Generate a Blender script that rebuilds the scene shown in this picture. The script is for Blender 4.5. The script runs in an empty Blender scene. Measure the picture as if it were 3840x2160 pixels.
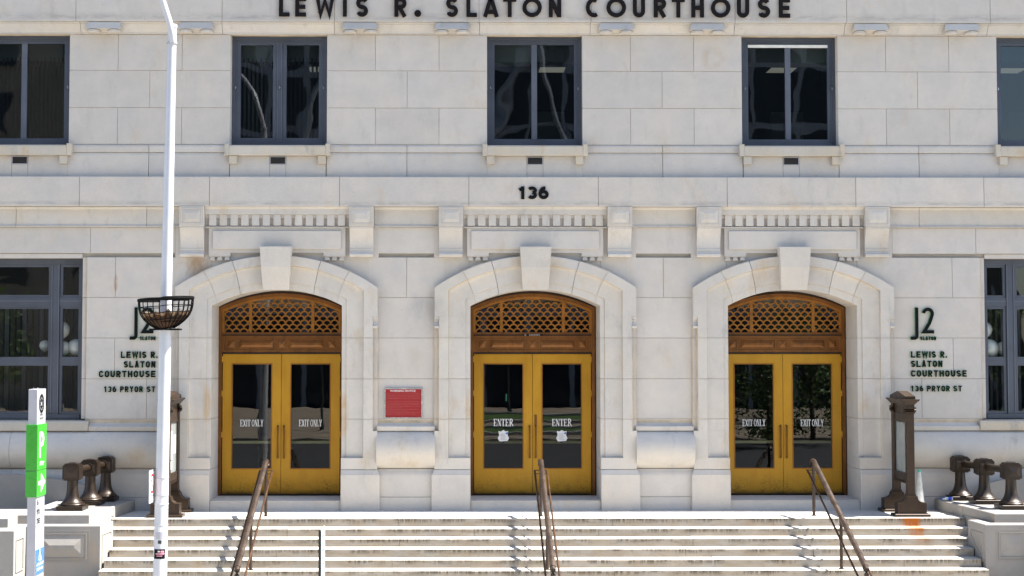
import bpy, bmesh, math, random
from mathutils import Vector, Matrix
R = math.radians
S = bpy.context.scene
COL = S.collection
random.seed(7)

# ------------------------------------------------------------------ camera, sky, sun, exposure
cam_d = bpy.data.cameras.new('camera'); cam = bpy.data.objects.new('camera', cam_d); COL.objects.link(cam)
cam_d.sensor_width = 36.0
cam_d.lens = 5900 / 3840 * 36.0
cam_d.shift_x = (1920 - 1791) / 3840
cam_d.shift_y = (1032 - 1080) / 3840
cam_d.clip_end = 2000
cam.location = (-1.490, -31.074, 3.140)
cam.rotation_euler = (R(92.7023), 0, R(-0.6515))
cam_d.dof.use_dof = True
cam_d.dof.focus_distance = 30.5
cam_d.dof.aperture_fstop = 2.0
S.camera = cam

SUN_EL = 60.0
sdir = Vector((math.cos(R(SUN_EL)), 0.013, math.sin(R(SUN_EL)))).normalized()
w = bpy.data.worlds.new('World'); S.world = w; w.use_nodes = True
nt = w.node_tree; nt.nodes.clear()
sky = nt.nodes.new('ShaderNodeTexSky'); sky.sky_type = 'NISHITA'; sky.sun_disc = False
sky.sun_elevation = R(SUN_EL); sky.sun_rotation = math.atan2(sdir.x, sdir.y)
sky.air_density = 1.0; sky.dust_density = 0.8; sky.ozone_density = 1.0
bg = nt.nodes.new('ShaderNodeBackground'); bg.inputs['Strength'].default_value = 0.085
wo = nt.nodes.new('ShaderNodeOutputWorld')
nt.links.new(sky.outputs[0], bg.inputs[0]); nt.links.new(bg.outputs[0], wo.inputs[0])
sun_d = bpy.data.lights.new('sun', 'SUN'); sun_d.energy = 5.0; sun_d.angle = R(0.53); sun_d.color = (1, 0.955, 0.89)
sun = bpy.data.objects.new('sun', sun_d); COL.objects.link(sun)
sun.rotation_euler = (-sdir).to_track_quat('-Z', 'Y').to_euler(); sun.location = (20, 0, 40)
S.view_settings.view_transform = 'Standard'; S.view_settings.look = 'None'
S.view_settings.gamma = 1.0; S.view_settings.use_curve_mapping = False
S.view_settings.exposure = 2.13
try:
    S.cycles.max_bounces = 8; S.cycles.diffuse_bounces = 5; S.cycles.glossy_bounces = 4; S.cycles.transparent_max_bounces = 12
except Exception: pass

# ------------------------------------------------------------------ materials
class G:
    def __init__(s, name):
        s.m = bpy.data.materials.new(name); s.m.use_nodes = True
        s.t = s.m.node_tree; s.n = s.t.nodes; s.l = s.t.links
        s.b = s.n['Principled BSDF']; s.out = s.n['Material Output']
        s.pos = s.n.new('ShaderNodeNewGeometry').outputs['Position']
    def sc(s, v, k):
        n = s.n.new('ShaderNodeVectorMath'); n.operation = 'MULTIPLY'; s.l.new(v, n.inputs[0]); n.inputs[1].default_value = k; return n.outputs[0]
    def noise(s, scale, detail=3, rough=.55, vec=None):
        n = s.n.new('ShaderNodeTexNoise'); n.inputs['Scale'].default_value = scale; n.inputs['Detail'].default_value = detail
        n.inputs['Roughness'].default_value = rough
        s.l.new(vec if vec is not None else s.pos, n.inputs['Vector']); return n.outputs[0]
    def rng(s, v, a, b, c=0., d=1., smooth=False):
        n = s.n.new('ShaderNodeMapRange'); n.clamp = True
        if smooth: n.interpolation_type = 'SMOOTHSTEP'
        s.l.new(v, n.inputs[0])
        for i, q in enumerate((a, b, c, d)): n.inputs[1 + i].default_value = q
        return n.outputs[0]
    def ma(s, op, a, b=None):
        n = s.n.new('ShaderNodeMath'); n.operation = op
        for i, q in enumerate((a, b)):
            if q is None: continue
            if isinstance(q, (int, float)): n.inputs[i].default_value = q
            else: s.l.new(q, n.inputs[i])
        return n.outputs[0]
    def mix(s, f, a, b, mode='MIX'):
        n = s.n.new('ShaderNodeMix'); n.data_type = 'RGBA'; n.blend_type = mode
        for i, q in ((0, f), (6, a), (7, b)):
            if isinstance(q, (int, float)): n.inputs[i].default_value = q
            elif isinstance(q, tuple): n.inputs[i].default_value = (*q, 1)
            else: s.l.new(q, n.inputs[i])
        return n.outputs[2]
    def xyz(s, v):
        n = s.n.new('ShaderNodeSeparateXYZ'); s.l.new(v, n.inputs[0]); return n.outputs
    def col(s, c):
        if isinstance(c, tuple): s.b.inputs['Base Color'].default_value = (*c, 1)
        else: s.l.new(c, s.b.inputs['Base Color'])
    def rough(s, r):
        if isinstance(r, (int, float)): s.b.inputs['Roughness'].default_value = r
        else: s.l.new(r, s.b.inputs['Roughness'])
    def bump(s, h, strength, dist=.01):
        n = s.n.new('ShaderNodeBump'); n.inputs['Strength'].default_value = strength; n.inputs['Distance'].default_value = dist
        s.l.new(h, n.inputs['Height']); s.l.new(n.outputs[0], s.b.inputs['Normal'])
    def rnd(s):
        return s.n.new('ShaderNodeObjectInfo').outputs['Random']
    def gen(s):
        return s.n.new('ShaderNodeTexCoord').outputs['Generated']

def simple(name, c, rough=.5, metal=0., var=.12, vs=6., bump=0., coat=0., spec=None):
    g = G(name); n = g.noise(vs, 4)
    f = g.rng(n, .3, .7)
    g.col(g.mix(f, tuple(x * (1 - var) for x in c), tuple(min(1, x * (1 + var)) for x in c)))
    g.rough(g.rng(n, .3, .7, max(0, rough - .06), min(1, rough + .06)))
    g.b.inputs['Metallic'].default_value = metal
    if spec is not None: g.b.inputs['Specular IOR Level'].default_value = spec
    if coat: g.b.inputs['Coat Weight'].default_value = coat
    if bump: g.bump(g.noise(vs * 12, 3), bump, .004)
    return g.m

def stone(name, base, warm, cool, stain=.3, speck=.12, rnd=.06, streak=0., rust=False, riser=False, drip=False):
    g = G(name)
    big = g.noise(.9, 5, .6); mid = g.noise(5, 4, .6); fine = g.noise(95, 2, .7)
    c = g.mix(g.rng(big, .32, .68), cool, warm)
    c = g.mix(g.rng(mid, .3, .7, 0, .5), c, base)
    c = g.mix(1., c, g.mix(g.rng(fine, .25, .75), (1 - speck,) * 3, (1 + speck * .6,) * 3), 'MULTIPLY')
    blot = g.noise(2.4, 6, .7)
    c = g.mix(1., c, g.mix(g.rng(blot, .35, .65), (.93, .935, .945), (1.04, 1.035, 1.025)), 'MULTIPLY')
    r = g.mix(g.rnd(), (1 - rnd,) * 3, (1 + rnd * .5, 1 + rnd * .45, 1 + rnd * .4))
    c = g.mix(1., c, r, 'MULTIPLY')
    # ochre weathering patches, drawn out downwards
    sv = g.noise(1.0, 6, .65, g.sc(g.pos, (2.2, 2.2, 1.2)))
    c = g.mix(g.ma('MULTIPLY', g.rng(sv, .58, .74), stain), c, (.40, .27, .13))
    gv = g.noise(1.0, 6, .7, g.sc(g.pos, (3.1, 3.1, 1.0)))
    c = g.mix(g.ma('MULTIPLY', g.rng(gv, .57, .75), stain * .9), c, (.20, .20, .20))
    p_ = g.xyz(g.pos)
    for sx_, sz_, rx_, rz_, col_, k_ in ((-8.27, 4.45, .05, .22, (.27, .14, .07), .7), (-6.75, 4.78, .42, .26, (.30, .19, .10), .75), (3.55, 8.95, .28, .30, (.38, .25, .13), .5), (-3.75, 1.85, .10, .55, (.42, .25, .08), .7), (-1.32, 1.9, .06, .6, (.42, .26, .09), .6), (-2.15, 3.9, .5, .5, (.24, .24, .24), .35), (-6.45, 2.1, .1, .5, (.42, .27, .11), .5), (-2.6, 2.9, .5, .5, (.33, .29, .23), .3)):
        dx = g.ma('DIVIDE', g.ma('SUBTRACT', p_[0], sx_), rx_); dz = g.ma('DIVIDE', g.ma('SUBTRACT', p_[2], sz_), rz_)
        dd = g.ma('ADD', g.ma('MULTIPLY', dx, dx), g.ma('MULTIPLY', dz, dz))
        c = g.mix(g.ma('MULTIPLY', g.rng(dd, .1, 1., 1, 0, True), g.ma('MULTIPLY', g.rng(sv, .40, .58), k_)), c, col_)
    # dark pock marks
    pk = g.n.new('ShaderNodeTexVoronoi'); pk.inputs['Scale'].default_value = 3.2; g.l.new(g.pos, pk.inputs['Vector'])
    c = g.mix(g.rng(pk.outputs['Distance'], .018, .034, .55, 0), c, (.12, .10, .08))
    if drip:   # grime line just above the drip edge, broken up along its length
        dz_ = g.xyz(g.gen())[2]
        ln_ = g.ma('MULTIPLY', g.rng(dz_, .02, .07), g.rng(dz_, .10, .20, 1, 0))
        br_ = g.rng(g.noise(1., 5, .7, g.sc(g.pos, (3, 3, 12))), .40, .62, .1, 1)
        c = g.mix(g.ma('MULTIPLY', g.ma('MULTIPLY', ln_, br_), .42), c, (.20, .19, .18))
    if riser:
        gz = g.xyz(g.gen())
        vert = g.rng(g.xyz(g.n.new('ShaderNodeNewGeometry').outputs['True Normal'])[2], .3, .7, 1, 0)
        tan_mix = g.rng(g.noise(1., 4, .6, g.sc(g.pos, (2.5, 2.5, 9))), .35, .65, .35, .75)
        c = g.mix(g.ma('MULTIPLY', vert, tan_mix), c, (.27, .205, .135))  # vertical faces mixed towards tan, upward faces keep the paler stone
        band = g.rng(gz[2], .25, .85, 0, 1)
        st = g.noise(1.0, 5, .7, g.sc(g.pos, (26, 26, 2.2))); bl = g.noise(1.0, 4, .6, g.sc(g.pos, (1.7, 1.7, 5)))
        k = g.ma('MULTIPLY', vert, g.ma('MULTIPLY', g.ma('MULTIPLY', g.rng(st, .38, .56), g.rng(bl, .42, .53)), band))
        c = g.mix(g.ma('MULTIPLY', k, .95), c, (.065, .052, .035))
        if rust:
            p = g.xyz(g.pos)
            wob = g.ma('ADD', p[0], g.ma('MULTIPLY', g.noise(1., 4, .6, g.sc(g.pos, (9, 0, 2))), .25))
            kx = g.ma('MULTIPLY', g.rng(wob, 6.86, 6.98), g.rng(wob, 7.12, 7.26, 1, 0))
            kz = g.rng(p[2], -.50, .0, 0, 1)
            fs = g.rng(g.noise(1., 4, .6, g.sc(g.pos, (40, 10, 3))), .35, .6, .4, 1)
            c = g.mix(g.ma('MINIMUM', g.ma('MULTIPLY', g.ma('MULTIPLY', g.ma('MULTIPLY', kx, g.ma('POWER', kz, 1.6)), fs), 1.7), .92), c, (.36, .115, .004))
    g.col(c); g.rough(.85); g.b.inputs['Specular IOR Level'].default_value = .25
    g.bump(g.ma('ADD', g.ma('MULTIPLY', fine, .6), mid), .25, .006)
    return g.m

M = {}
M['stone'] = stone('granite', (.498, .458, .412), (.512, .463, .402), (.472, .442, .410), rnd=.05)
M['stone_trim'] = stone('granite_trim', (.505, .466, .418), (.52, .468, .398), (.482, .455, .422), stain=.45)
M['stone_sill'] = stone('granite_sill', (.47, .42, .35), (.48, .40, .29), (.46, .43, .38), stain=.85)
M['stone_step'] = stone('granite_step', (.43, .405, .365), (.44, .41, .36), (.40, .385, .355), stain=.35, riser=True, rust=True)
M['stone_land'] = stone('granite_landing', (.50, .48, .44), (.52, .48, .42), (.46, .45, .43), stain=.12)
M['stone_cheek'] = stone('granite_cheek', (.27, .255, .235), (.29, .265, .235), (.235, .228, .22), stain=.4)
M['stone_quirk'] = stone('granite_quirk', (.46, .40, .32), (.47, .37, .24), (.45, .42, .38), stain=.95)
M['stone_band'] = stone('granite_band', (.498, .458, .412), (.512, .463, .402), (.472, .442, .410), stain=.3, rnd=.05, drip=True)
M['mortar'] = simple('mortar', (.45, .365, .265), .95, var=.25, vs=3)
M['frieze_letter'] = simple('dark_bronze_letter', (.010, .008, .008), .7, 0., spec=.1)
M['black'] = simple('black_acrylic', (.006, .007, .008), .7, spec=.08)
M['green_edge'] = simple('green_acrylic_edge', (.02, .27, .08), .35)
M['frame'] = simple('blue_grey_frame', (.066, .075, .096), .4, .25, vs=2)
M['frame_lt'] = simple('blue_grey_bead', (.095, .105, .13), .4, .25, vs=2)
M['white_metal'] = simple('white_blind_head', (.6, .6, .58), .5)
M['vent'] = simple('dark_vent', (.03, .028, .03), .7)
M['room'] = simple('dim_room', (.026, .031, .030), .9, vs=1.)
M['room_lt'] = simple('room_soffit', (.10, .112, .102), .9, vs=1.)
M['blind'] = simple('dark_blind', (.03, .03, .028), .8)
M['blind_lt'] = simple('pale_blind', (.075, .08, .088), .8)
M['balloon'] = simple('white_balloon', (.68, .66, .60), .22, vs=2, var=.04, coat=.4)
M['pole'] = None
M['sign_green'] = simple('sign_green', (.03, .27, .022), .3, var=.03)
M['sign_white'] = simple('sign_white', (.62, .62, .62), .4, var=.02)
M['sign_grey'] = simple('sign_silver', (.34, .34, .37), .38, .1, var=.04)
M['sign_blue'] = simple('sign_blue', (.02, .11, .42), .3, var=.03)
M['sign_red'] = simple('sign_red', (.25, .002, .004), .45, var=.06)
M['pale_red'] = simple('faded_red_print', (.72, .22, .22), .4, var=.1, vs=60)
M['notice_ink'] = simple('notice_ink', (.40, .24, .23), .5, var=.02)
M['chrome'] = simple('brushed_frame', (.55, .55, .55), .25, .9)
M['wire'] = simple('black_wire', (.005, .005, .005), .75, spec=.08)
M['dark_post'] = simple('dark_sign_post', (.012, .02, .014), .6)
M['bounce_road'] = simple('pale_bounce_road', (.27, .26, .235), .9, var=.15, vs=1.0, bump=.2)  # unseen street surface, made pale to reflect sunlight up onto the facade
M['asphalt'] = simple('asphalt', (.045, .045, .046), .9, var=.3, vs=2, bump=.4)
M['concrete'] = simple('concrete', (.30, .285, .26), .9, var=.12, vs=1.2, bump=.2)
def plazamat():
    g = G('plaza_paving'); n = g.noise(.8, 4)
    wv = g.n.new('ShaderNodeTexWave'); wv.wave_type = 'RINGS'; wv.inputs['Scale'].default_value = .35; wv.inputs['Distortion'].default_value = 5; wv.inputs['Detail'].default_value = 1; g.l.new(g.pos, wv.inputs['Vector'])
    c = g.mix(g.rng(n, .3, .7), (.25, .20, .15), (.33, .28, .21))
    g.col(g.mix(g.rng(wv.outputs['Fac'], .06, .16, .8, 0), c, (.06, .05, .04))); g.rough(.85); return g.m
M['plaza'] = plazamat()
M['grass'] = simple('grass', (.06, .11, .025), .9, var=.4, vs=5)
M['leaf'] = simple('leaf', (.075, .125, .022), .55, var=.5, vs=1.5)
M['bark'] = simple('bark', (.10, .075, .05), .9, var=.3)
M['road_paint'] = simple('road_paint', (.65, .64, .58), .7, var=.1)
M['far_glass'] = simple('far_dark_glass', (.012, .018, .03), .08, var=.2, vs=.2)
M['far_wall'] = simple('far_limestone', (.34, .30, .24), .85, var=.1, vs=.4)
M['far_fin'] = simple('far_pale_fin', (.30, .33, .38), .5, var=.1)
M['plastic'] = simple('clear_plastic', (.6, .66, .72), .1, var=.05)
M['label_blue'] = simple('blue_label', (.03, .08, .55), .3)
M['cone'] = simple('white_cone_plastic', (.45, .45, .42), .5, var=.25, vs=9)
M['cone_green'] = simple('green_tip', (.05, .40, .25), .4)
M['yellow_bar'] = simple('pale_yellow_bar', (.26, .255, .11), .4)
M['soil'] = simple('dead_moss', (.10, .07, .048), .95, var=.6, vs=40, bump=1.)
M['sticker_pink'] = simple('sticker_pink', (.62, .25, .33), .5)

def emis(name, c, s):
    g = G(name); g.b.inputs['Base Color'].default_value = (.8, .8, .8, 1)
    g.b.inputs['Emission Color'].default_value = (*c, 1); g.b.inputs['Emission Strength'].default_value = s; return g.m
M['tube'] = emis('fluorescent_panel', (1, .95, .75), .05)
M['led'] = emis('green_led', (.2, 1, .6), .35)

def glass(name, tint, wav, wscale):
    g = G(name); g.n.remove(g.b)
    fr = g.n.new('ShaderNodeFresnel'); fr.inputs['IOR'].default_value = 1.6
    tr = g.n.new('ShaderNodeBsdfTransparent'); tr.inputs[0].default_value = (*tint, 1)
    gl = g.n.new('ShaderNodeBsdfGlossy'); gl.inputs['Roughness'].default_value = .004; gl.inputs[0].default_value = (.95, .98, 1, 1)
    mx = g.n.new('ShaderNodeMixShader')
    bp = g.n.new('ShaderNodeBump'); bp.inputs['Strength'].default_value = 1.; bp.inputs['Distance'].default_value = wav
    g.l.new(g.noise(wscale, 1, .4), bp.inputs['Height']); g.l.new(bp.outputs[0], gl.inputs['Normal'])
    g.l.new(fr.outputs[0], mx.inputs[0]); g.l.new(tr.outputs[0], mx.inputs[1]); g.l.new(gl.outputs[0], mx.inputs[2])
    g.l.new(mx.outputs[0], g.out.inputs[0]); return g.m
M['glass'] = glass('window_glass', (.5, .54, .54), .0045, 1.1)
M['clear_glass'] = glass('clear_glass', (.85, .88, .88), .003, 1.3)
M['door_glass'] = glass('door_glass', (.6, .62, .62), .0005, 2.2)

def brass():
    g = G('aged_brass'); gn = g.xyz(g.gen())
    n = g.noise(2.2, 5, .6, g.sc(g.pos, (1.6, 1.6, .7))); f = g.noise(60, 3, .6)
    c = g.mix(g.rng(n, .3, .7), (.40, .195, .008), (.48, .25, .013))
    # scuffing and tarnish at the kick zone
    low = g.rng(gn[2], .02, .17, 1, 0)
    sp = g.rng(g.noise(34, 5, .75), .48, .62)
    pt = g.rng(g.noise(3.5, 4, .6), .42, .62)
    c = g.mix(g.ma('MULTIPLY', g.ma('MULTIPLY', low, sp), g.ma('MULTIPLY', pt, .95)), c, (.045, .025, .006))
    c = g.mix(g.ma('MULTIPLY', g.rng(gn[2], .0, .03, 1, 0), g.rng(n, .35, .6, .3, .85)), c, (.03, .018, .006))
    c = g.mix(g.rng(f, .3, .7, 0, .12), c, (.16, .08, .006))
    vs_ = g.noise(1., 4, .6, g.sc(g.pos, (9, 9, .5)))
    c = g.mix(g.rng(vs_, .50, .75, 0, .16), c, (.17, .075, .005))
    big = g.noise(.8, 3, .5)
    c = g.mix(g.rng(big, .5, .7, 0, .4), c, (.36, .20, .02))
    g.col(c); g.b.inputs['Metallic'].default_value = .45; g.rough(g.rng(n, .3, .7, .36, .5)); return g.m
M['brass'] = brass()

def bronze(name, c, metal=.5, rough=.42, var=.35, dark=(.02, .012, .006), k=.5):
    g = G(name); n = g.noise(5, 5, .65); m2 = g.noise(1., 5, .6, g.sc(g.pos, (14, 14, 2.5)))
    cc = g.mix(g.rng(n, .3, .7), tuple(x * (1 - var) for x in c), tuple(x * (1 + var) for x in c))
    cc = g.mix(g.rng(m2, .55, .75, 0, k), cc, dark)
    g.col(cc); g.b.inputs['Metallic'].default_value = metal; g.rough(g.rng(n, .3, .7, rough - .08, rough + .1)); return g.m
M['bronze'] = bronze('door_bronze', (.165, .062, .011), var=.25, k=.35)
M['bronze_gold'] = bronze('lattice_bronze', (.27, .108, .015), var=.2, k=.25)
M['bronze_dark'] = bronze('dark_bronze_reveal', (.03, .016, .008))
M['bollard'] = bronze('bollard_bronze', (.020, .0112, .0056), .35, .38, .25, (.014, .009, .005), .4)
M['kiosk'] = bronze('kiosk_bronze', (.031, .0155, .006), .3, .42, .3, (.02, .012, .007), .5)
M['rail'] = bronze('rail_bronze', (.044, .029, .021), .5, .4, .3, (.13, .105, .09), .45)
M['rail_thin'] = bronze('rail_copper', (.07, .033, .016), .5, .4, .25)
M['liner'] = bronze('coco_liner', (.045, .018, .006), 0, .95, .55)
M['liner_edge'] = bronze('coco_liner_frayed', (.20, .13, .075), 0, .95, .4, (.10, .06, .03), .6)

def polemat():
    g = G('white_pole_paint'); n = g.noise(3, 4); p = g.xyz(g.pos)
    sc = g.noise(1., 6, .7, g.sc(g.pos, (9, 9, 3)))
    c = g.mix(g.rng(n, .3, .7), (.42, .43, .47), (.48, .485, .51))
    c = g.mix(g.rng(sc, .66, .74, 0, .6), c, (.20, .15, .13))
    g.col(c); g.rough(.33); g.bump(g.noise(22, 3), .06, .004); return g.m
M['pole'] = polemat()
def displaymat():
    g = G('display_glass'); n = g.noise(2.5, 3)
    g.col(g.mix(g.rng(n, .35, .65), (.17, .19, .185), (.24, .255, .245))); g.rough(.08); return g.m
M['display'] = displaymat()

# ------------------------------------------------------------------ mesh helpers
class MB:
    def __init__(s): s.v = []; s.f = []; s.mi = []
    def add(s, vs, fs, mi=0):
        o = len(s.v); s.v += [tuple(p) for p in vs]
        s.f += [tuple(i + o for i in f) for f in fs]; s.mi += [mi] * len(fs); return s
    def box(s, x0, x1, y0, y1, z0, z1, mi=0):
        return s.add([(x0, y0, z0), (x1, y0, z0), (x1, y1, z0), (x0, y1, z0), (x0, y0, z1), (x1, y0, z1), (x1, y1, z1), (x0, y1, z1)],
                     [(0, 3, 2, 1), (4, 5, 6, 7), (0, 1, 5, 4), (1, 2, 6, 5), (2, 3, 7, 6), (3, 0, 4, 7)], mi)
    def block(s, x0, x1, y0, y1, z0, z1, c=.004, mi=0):   # front (y0) edges chamfered
        o = [(x0, z0), (x1, z0), (x1, z1), (x0, z1)]; i = [(x0 + c, z0 + c), (x1 - c, z0 + c), (x1 - c, z1 - c), (x0 + c, z1 - c)]
        vs = [(x, y1, z) for x, z in o] + [(x, y0 + c, z) for x, z in o] + [(x, y0, z) for x, z in i]
        fs = [(0, 3, 2, 1), (8, 9, 10, 11)]
        for k in range(4):
            j = (k + 1) % 4; fs += [(k, j, 4 + j, 4 + k), (4 + k, 4 + j, 8 + j, 8 + k)]
        return s.add(vs, fs, mi)
    def prism(s, pts, axis, a, b, mi=0):
        n = len(pts)
        def P(p, q): return {'x': (q, p[0], p[1]), 'y': (p[0], q, p[1]), 'z': (p[0], p[1], q)}[axis]
        vs = [P(p, a) for p in pts] + [P(p, b) for p in pts]
        fs = [tuple(range(n)), tuple(range(2 * n - 1, n - 1, -1))] + [(i, (i + 1) % n, n + (i + 1) % n, n + i) for i in range(n)]
        return s.add(vs, fs, mi)
    def frame(s, x0, x1, z0, z1, wd, y0, y1, mi=0):   # four mitred bars, no overlap
        o = [(x0, z0), (x1, z0), (x1, z1), (x0, z1)]; i = [(x0 + wd, z0 + wd), (x1 - wd, z0 + wd), (x1 - wd, z1 - wd), (x0 + wd, z1 - wd)]
        vs = [(x, y0, z) for x, z in o + i] + [(x, y1, z) for x, z in o + i]; fs = []
        for k in range(4):
            j = (k + 1) % 4
            fs += [(k, j, 4 + j, 4 + k), (8 + k, 12 + k, 12 + j, 8 + j), (k, 8 + k, 8 + j, j), (4 + k, 4 + j, 12 + j, 12 + k)]
        return s.add(vs, fs, mi)
    def pyramid(s, x0, x1, z0, z1, yb, yt, flat=0., mi=0):  # raised hipped field, base at yb, crest at yt
        h = (z1 - z0) / 2; xm0, xm1 = x0 + h * (1 - flat), x1 - h * (1 - flat); zm = (z0 + z1) / 2
        zz = h * flat
        if xm1 - xm0 < 1e-3: xm0 = xm1 = (x0 + x1) / 2
        vs = [(x0, yb, z0), (x1, yb, z0), (x1, yb, z1), (x0, yb, z1), (xm0, yt, zm - zz), (xm1 + 1e-4, yt, zm - zz), (xm1 + 1e-4, yt, zm + zz + 1e-4), (xm0, yt, zm + zz + 1e-4)]
        return s.add(vs, [(0, 1, 5, 4), (1, 2, 6, 5), (2, 3, 7, 6), (3, 0, 4, 7), (4, 5, 6, 7), (0, 3, 2, 1)], mi)
    def lathe(s, prof, cx, cy, seg=24, mi=0, rot=0., sq=False):
        vs = []; fs = []; n = len(prof)
        for r, z in prof:
            for k in range(seg):
                a = 2 * math.pi * k / seg + rot; vs.append((cx + r * math.cos(a), cy + r * math.sin(a), z))
        for i in range(n - 1):
            for k in range(seg):
                j = (k + 1) % seg; fs.append((i * seg + k, i * seg + j, (i + 1) * seg + j, (i + 1) * seg + k))
        fs.append(tuple(range(seg - 1, -1, -1))); fs.append(tuple(range((n - 1) * seg, n * seg)))
        return s.add(vs, fs, mi)
    def tube(s, path, r, seg=10, mi=0, closed=False):
        P = [Vector(p) for p in path]; n = len(P); rr = r if isinstance(r, (list, tuple)) else [r] * n
        vs = []; fs = []
        for i, p in enumerate(P):
            if closed: d = P[(i + 1) % n] - P[i - 1]
            else: d = P[min(i + 1, n - 1)] - P[max(i - 1, 0)]
            d.normalize(); u = d.cross(Vector((0, 0, 1)))
            if u.length < .05: u = d.cross(Vector((0, 1, 0)))
            u.normalize(); v = d.cross(u)
            for k in range(seg):
                a = 2 * math.pi * k / seg; vs.append(p + (u * math.cos(a) + v * math.sin(a)) * rr[i])
        for i in range(n if closed else n - 1):
            i2 = (i + 1) % n
            for k in range(seg):
                j = (k + 1) % seg; fs.append((i * seg + k, i * seg + j, i2 * seg + j, i2 * seg + k))
        if not closed: fs += [tuple(range(seg - 1, -1, -1)), tuple(range((n - 1) * seg, n * seg))]
        return s.add(vs, fs, mi)
    def loft(s, secs, closed=True, caps=True, mi=0, alt=()):
        n = len(secs[0]); vs = [p for q in secs for p in q]; fs = []
        for i in range(len(secs) - 1):
            for k in range(n if closed else n - 1):
                j = (k + 1) % n; fs.append((i * n + k, i * n + j, (i + 1) * n + j, (i + 1) * n + k))
        if caps: fs += [tuple(range(n - 1, -1, -1)), tuple(range((len(secs) - 1) * n, len(secs) * n))]
        s.add(vs, fs, mi)
        if alt:
            base = len(s.mi) - len(fs); m = n if closed else n - 1
            for i in range(len(secs) - 1):
                for k in alt: s.mi[base + i * m + k] = 1
        return s
    def mesh(s, name, mats, smooth=None):
        me = bpy.data.meshes.new(name); me.from_pydata(s.v, [], s.f)
        for m in mats: me.materials.append(m)
        me.polygons.foreach_set('material_index', s.mi)
        bm = bmesh.new(); bm.from_mesh(me); bmesh.ops.recalc_face_normals(bm, faces=bm.faces); bm.to_mesh(me); bm.free()
        if smooth is not None:
            me.polygons.foreach_set('use_smooth', [True] * len(me.polygons)); me.set_sharp_from_angle(angle=R(smooth))
        me.update(); return me
    def build(s, name, mat, parent=None, smooth=None, loc=None):
        mats = mat if isinstance(mat, list) else [mat]
        mats = [M[m] if isinstance(m, str) else m for m in mats]
        o = bpy.data.objects.new(name, s.mesh(name, mats, smooth)); COL.objects.link(o)
        if parent is not None:
            o.parent = parent
            o.matrix_parent_inverse = Matrix.Translation(-gloc(parent))
        if loc is not None: o.location = loc
        return o
def gloc(o):
    v = Vector(o.location)
    p = o.parent
    while p is not None:
        v = v + o.matrix_parent_inverse.translation + Vector(p.location); o = p; p = o.parent
    return v
def empty(name, loc, parent=None):
    o = bpy.data.objects.new(name, None); COL.objects.link(o); o.empty_display_size = .2
    if parent is not None:
        o.parent = parent; o.matrix_parent_inverse = Matrix.Translation(-gloc(parent))
    o.location = loc; return o
def tag(o, label=None, cat=None, group=None, kind=None):
    if label: o['label'] = label
    if cat: o['category'] = cat
    if group: o['group'] = group
    if kind: o['kind'] = kind
    return o

# ------------------------------------------------------------------ ground
GZ = -1.5565
tag(MB().add([(-400, -400, GZ - .14), (400, -400, GZ - .14), (400, 400, GZ - .14), (-400, 400, GZ - .14)], [(0, 1, 2, 3)]).build('ground', 'asphalt'), 'dark asphalt street and ground in front of the courthouse', 'ground', kind='structure')
sw = tag(MB().box(-60, 60, -11.2, .9, GZ - .3, GZ).build('sidewalk', 'concrete'), 'grey concrete sidewalk at the foot of the steps', 'sidewalk', kind='structure')
MB().box(-60, 60, -11.36, -11.203, GZ - .3, GZ + .002).build('kerb', 'stone_cheek', sw)
PZ0, PZ1 = GZ + .02, -.39     # the plaza across the street climbs away from the kerb
def plz(y): return PZ0 + (PZ1 - PZ0) * max(0, -50 - y) / 12
plaza = tag(MB().prism([(-50, GZ - .4), (-50, PZ0), (-62, PZ1), (-62, GZ - .4)], 'x', -60, 60).build('plaza', 'plaza'), 'tan paved plaza climbing away across the street', 'plaza', kind='structure')
for y0, y1, x0, x1 in ((-53.4, -51.6, -4, 9), (-58.5, -55.8, -4, 10)):
    MB().prism([(y0, plz(y0) - .1), (y0, plz(y0) + .04), (y1, plz(y1) + .04), (y1, plz(y1) - .1)], 'x', x0, x1).build('lawn', 'grass', plaza)
    for q in (y0, y1 + .25): MB().prism([(q, plz(q) - .1), (q, plz(q) + .16), (q - .25, plz(q - .25) + .16), (q - .25, plz(q - .25) - .1)], 'x', x0 - .3, x1 + .3).build('lawn_kerb', 'concrete', plaza)
tag(MB().box(-60, 60, -28, -11.361, GZ - .3, GZ - .1395).build('street', 'bounce_road'), 'unseen street along the sidewalk, kept pale to bounce light onto the facade', 'street', kind='structure')
mk = tag(MB().box(-60, 60, -17.75, -17.6, GZ - .139, GZ - .134).build('road_marking', 'road_paint'), 'pale painted centre line on the street', 'road marking', kind='structure')
for zz in (-12.4, -22.8):
    MB().box(-60, 60, zz, zz + .12, GZ - .139, GZ - .134).build('lane_line', 'road_paint', mk)

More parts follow.
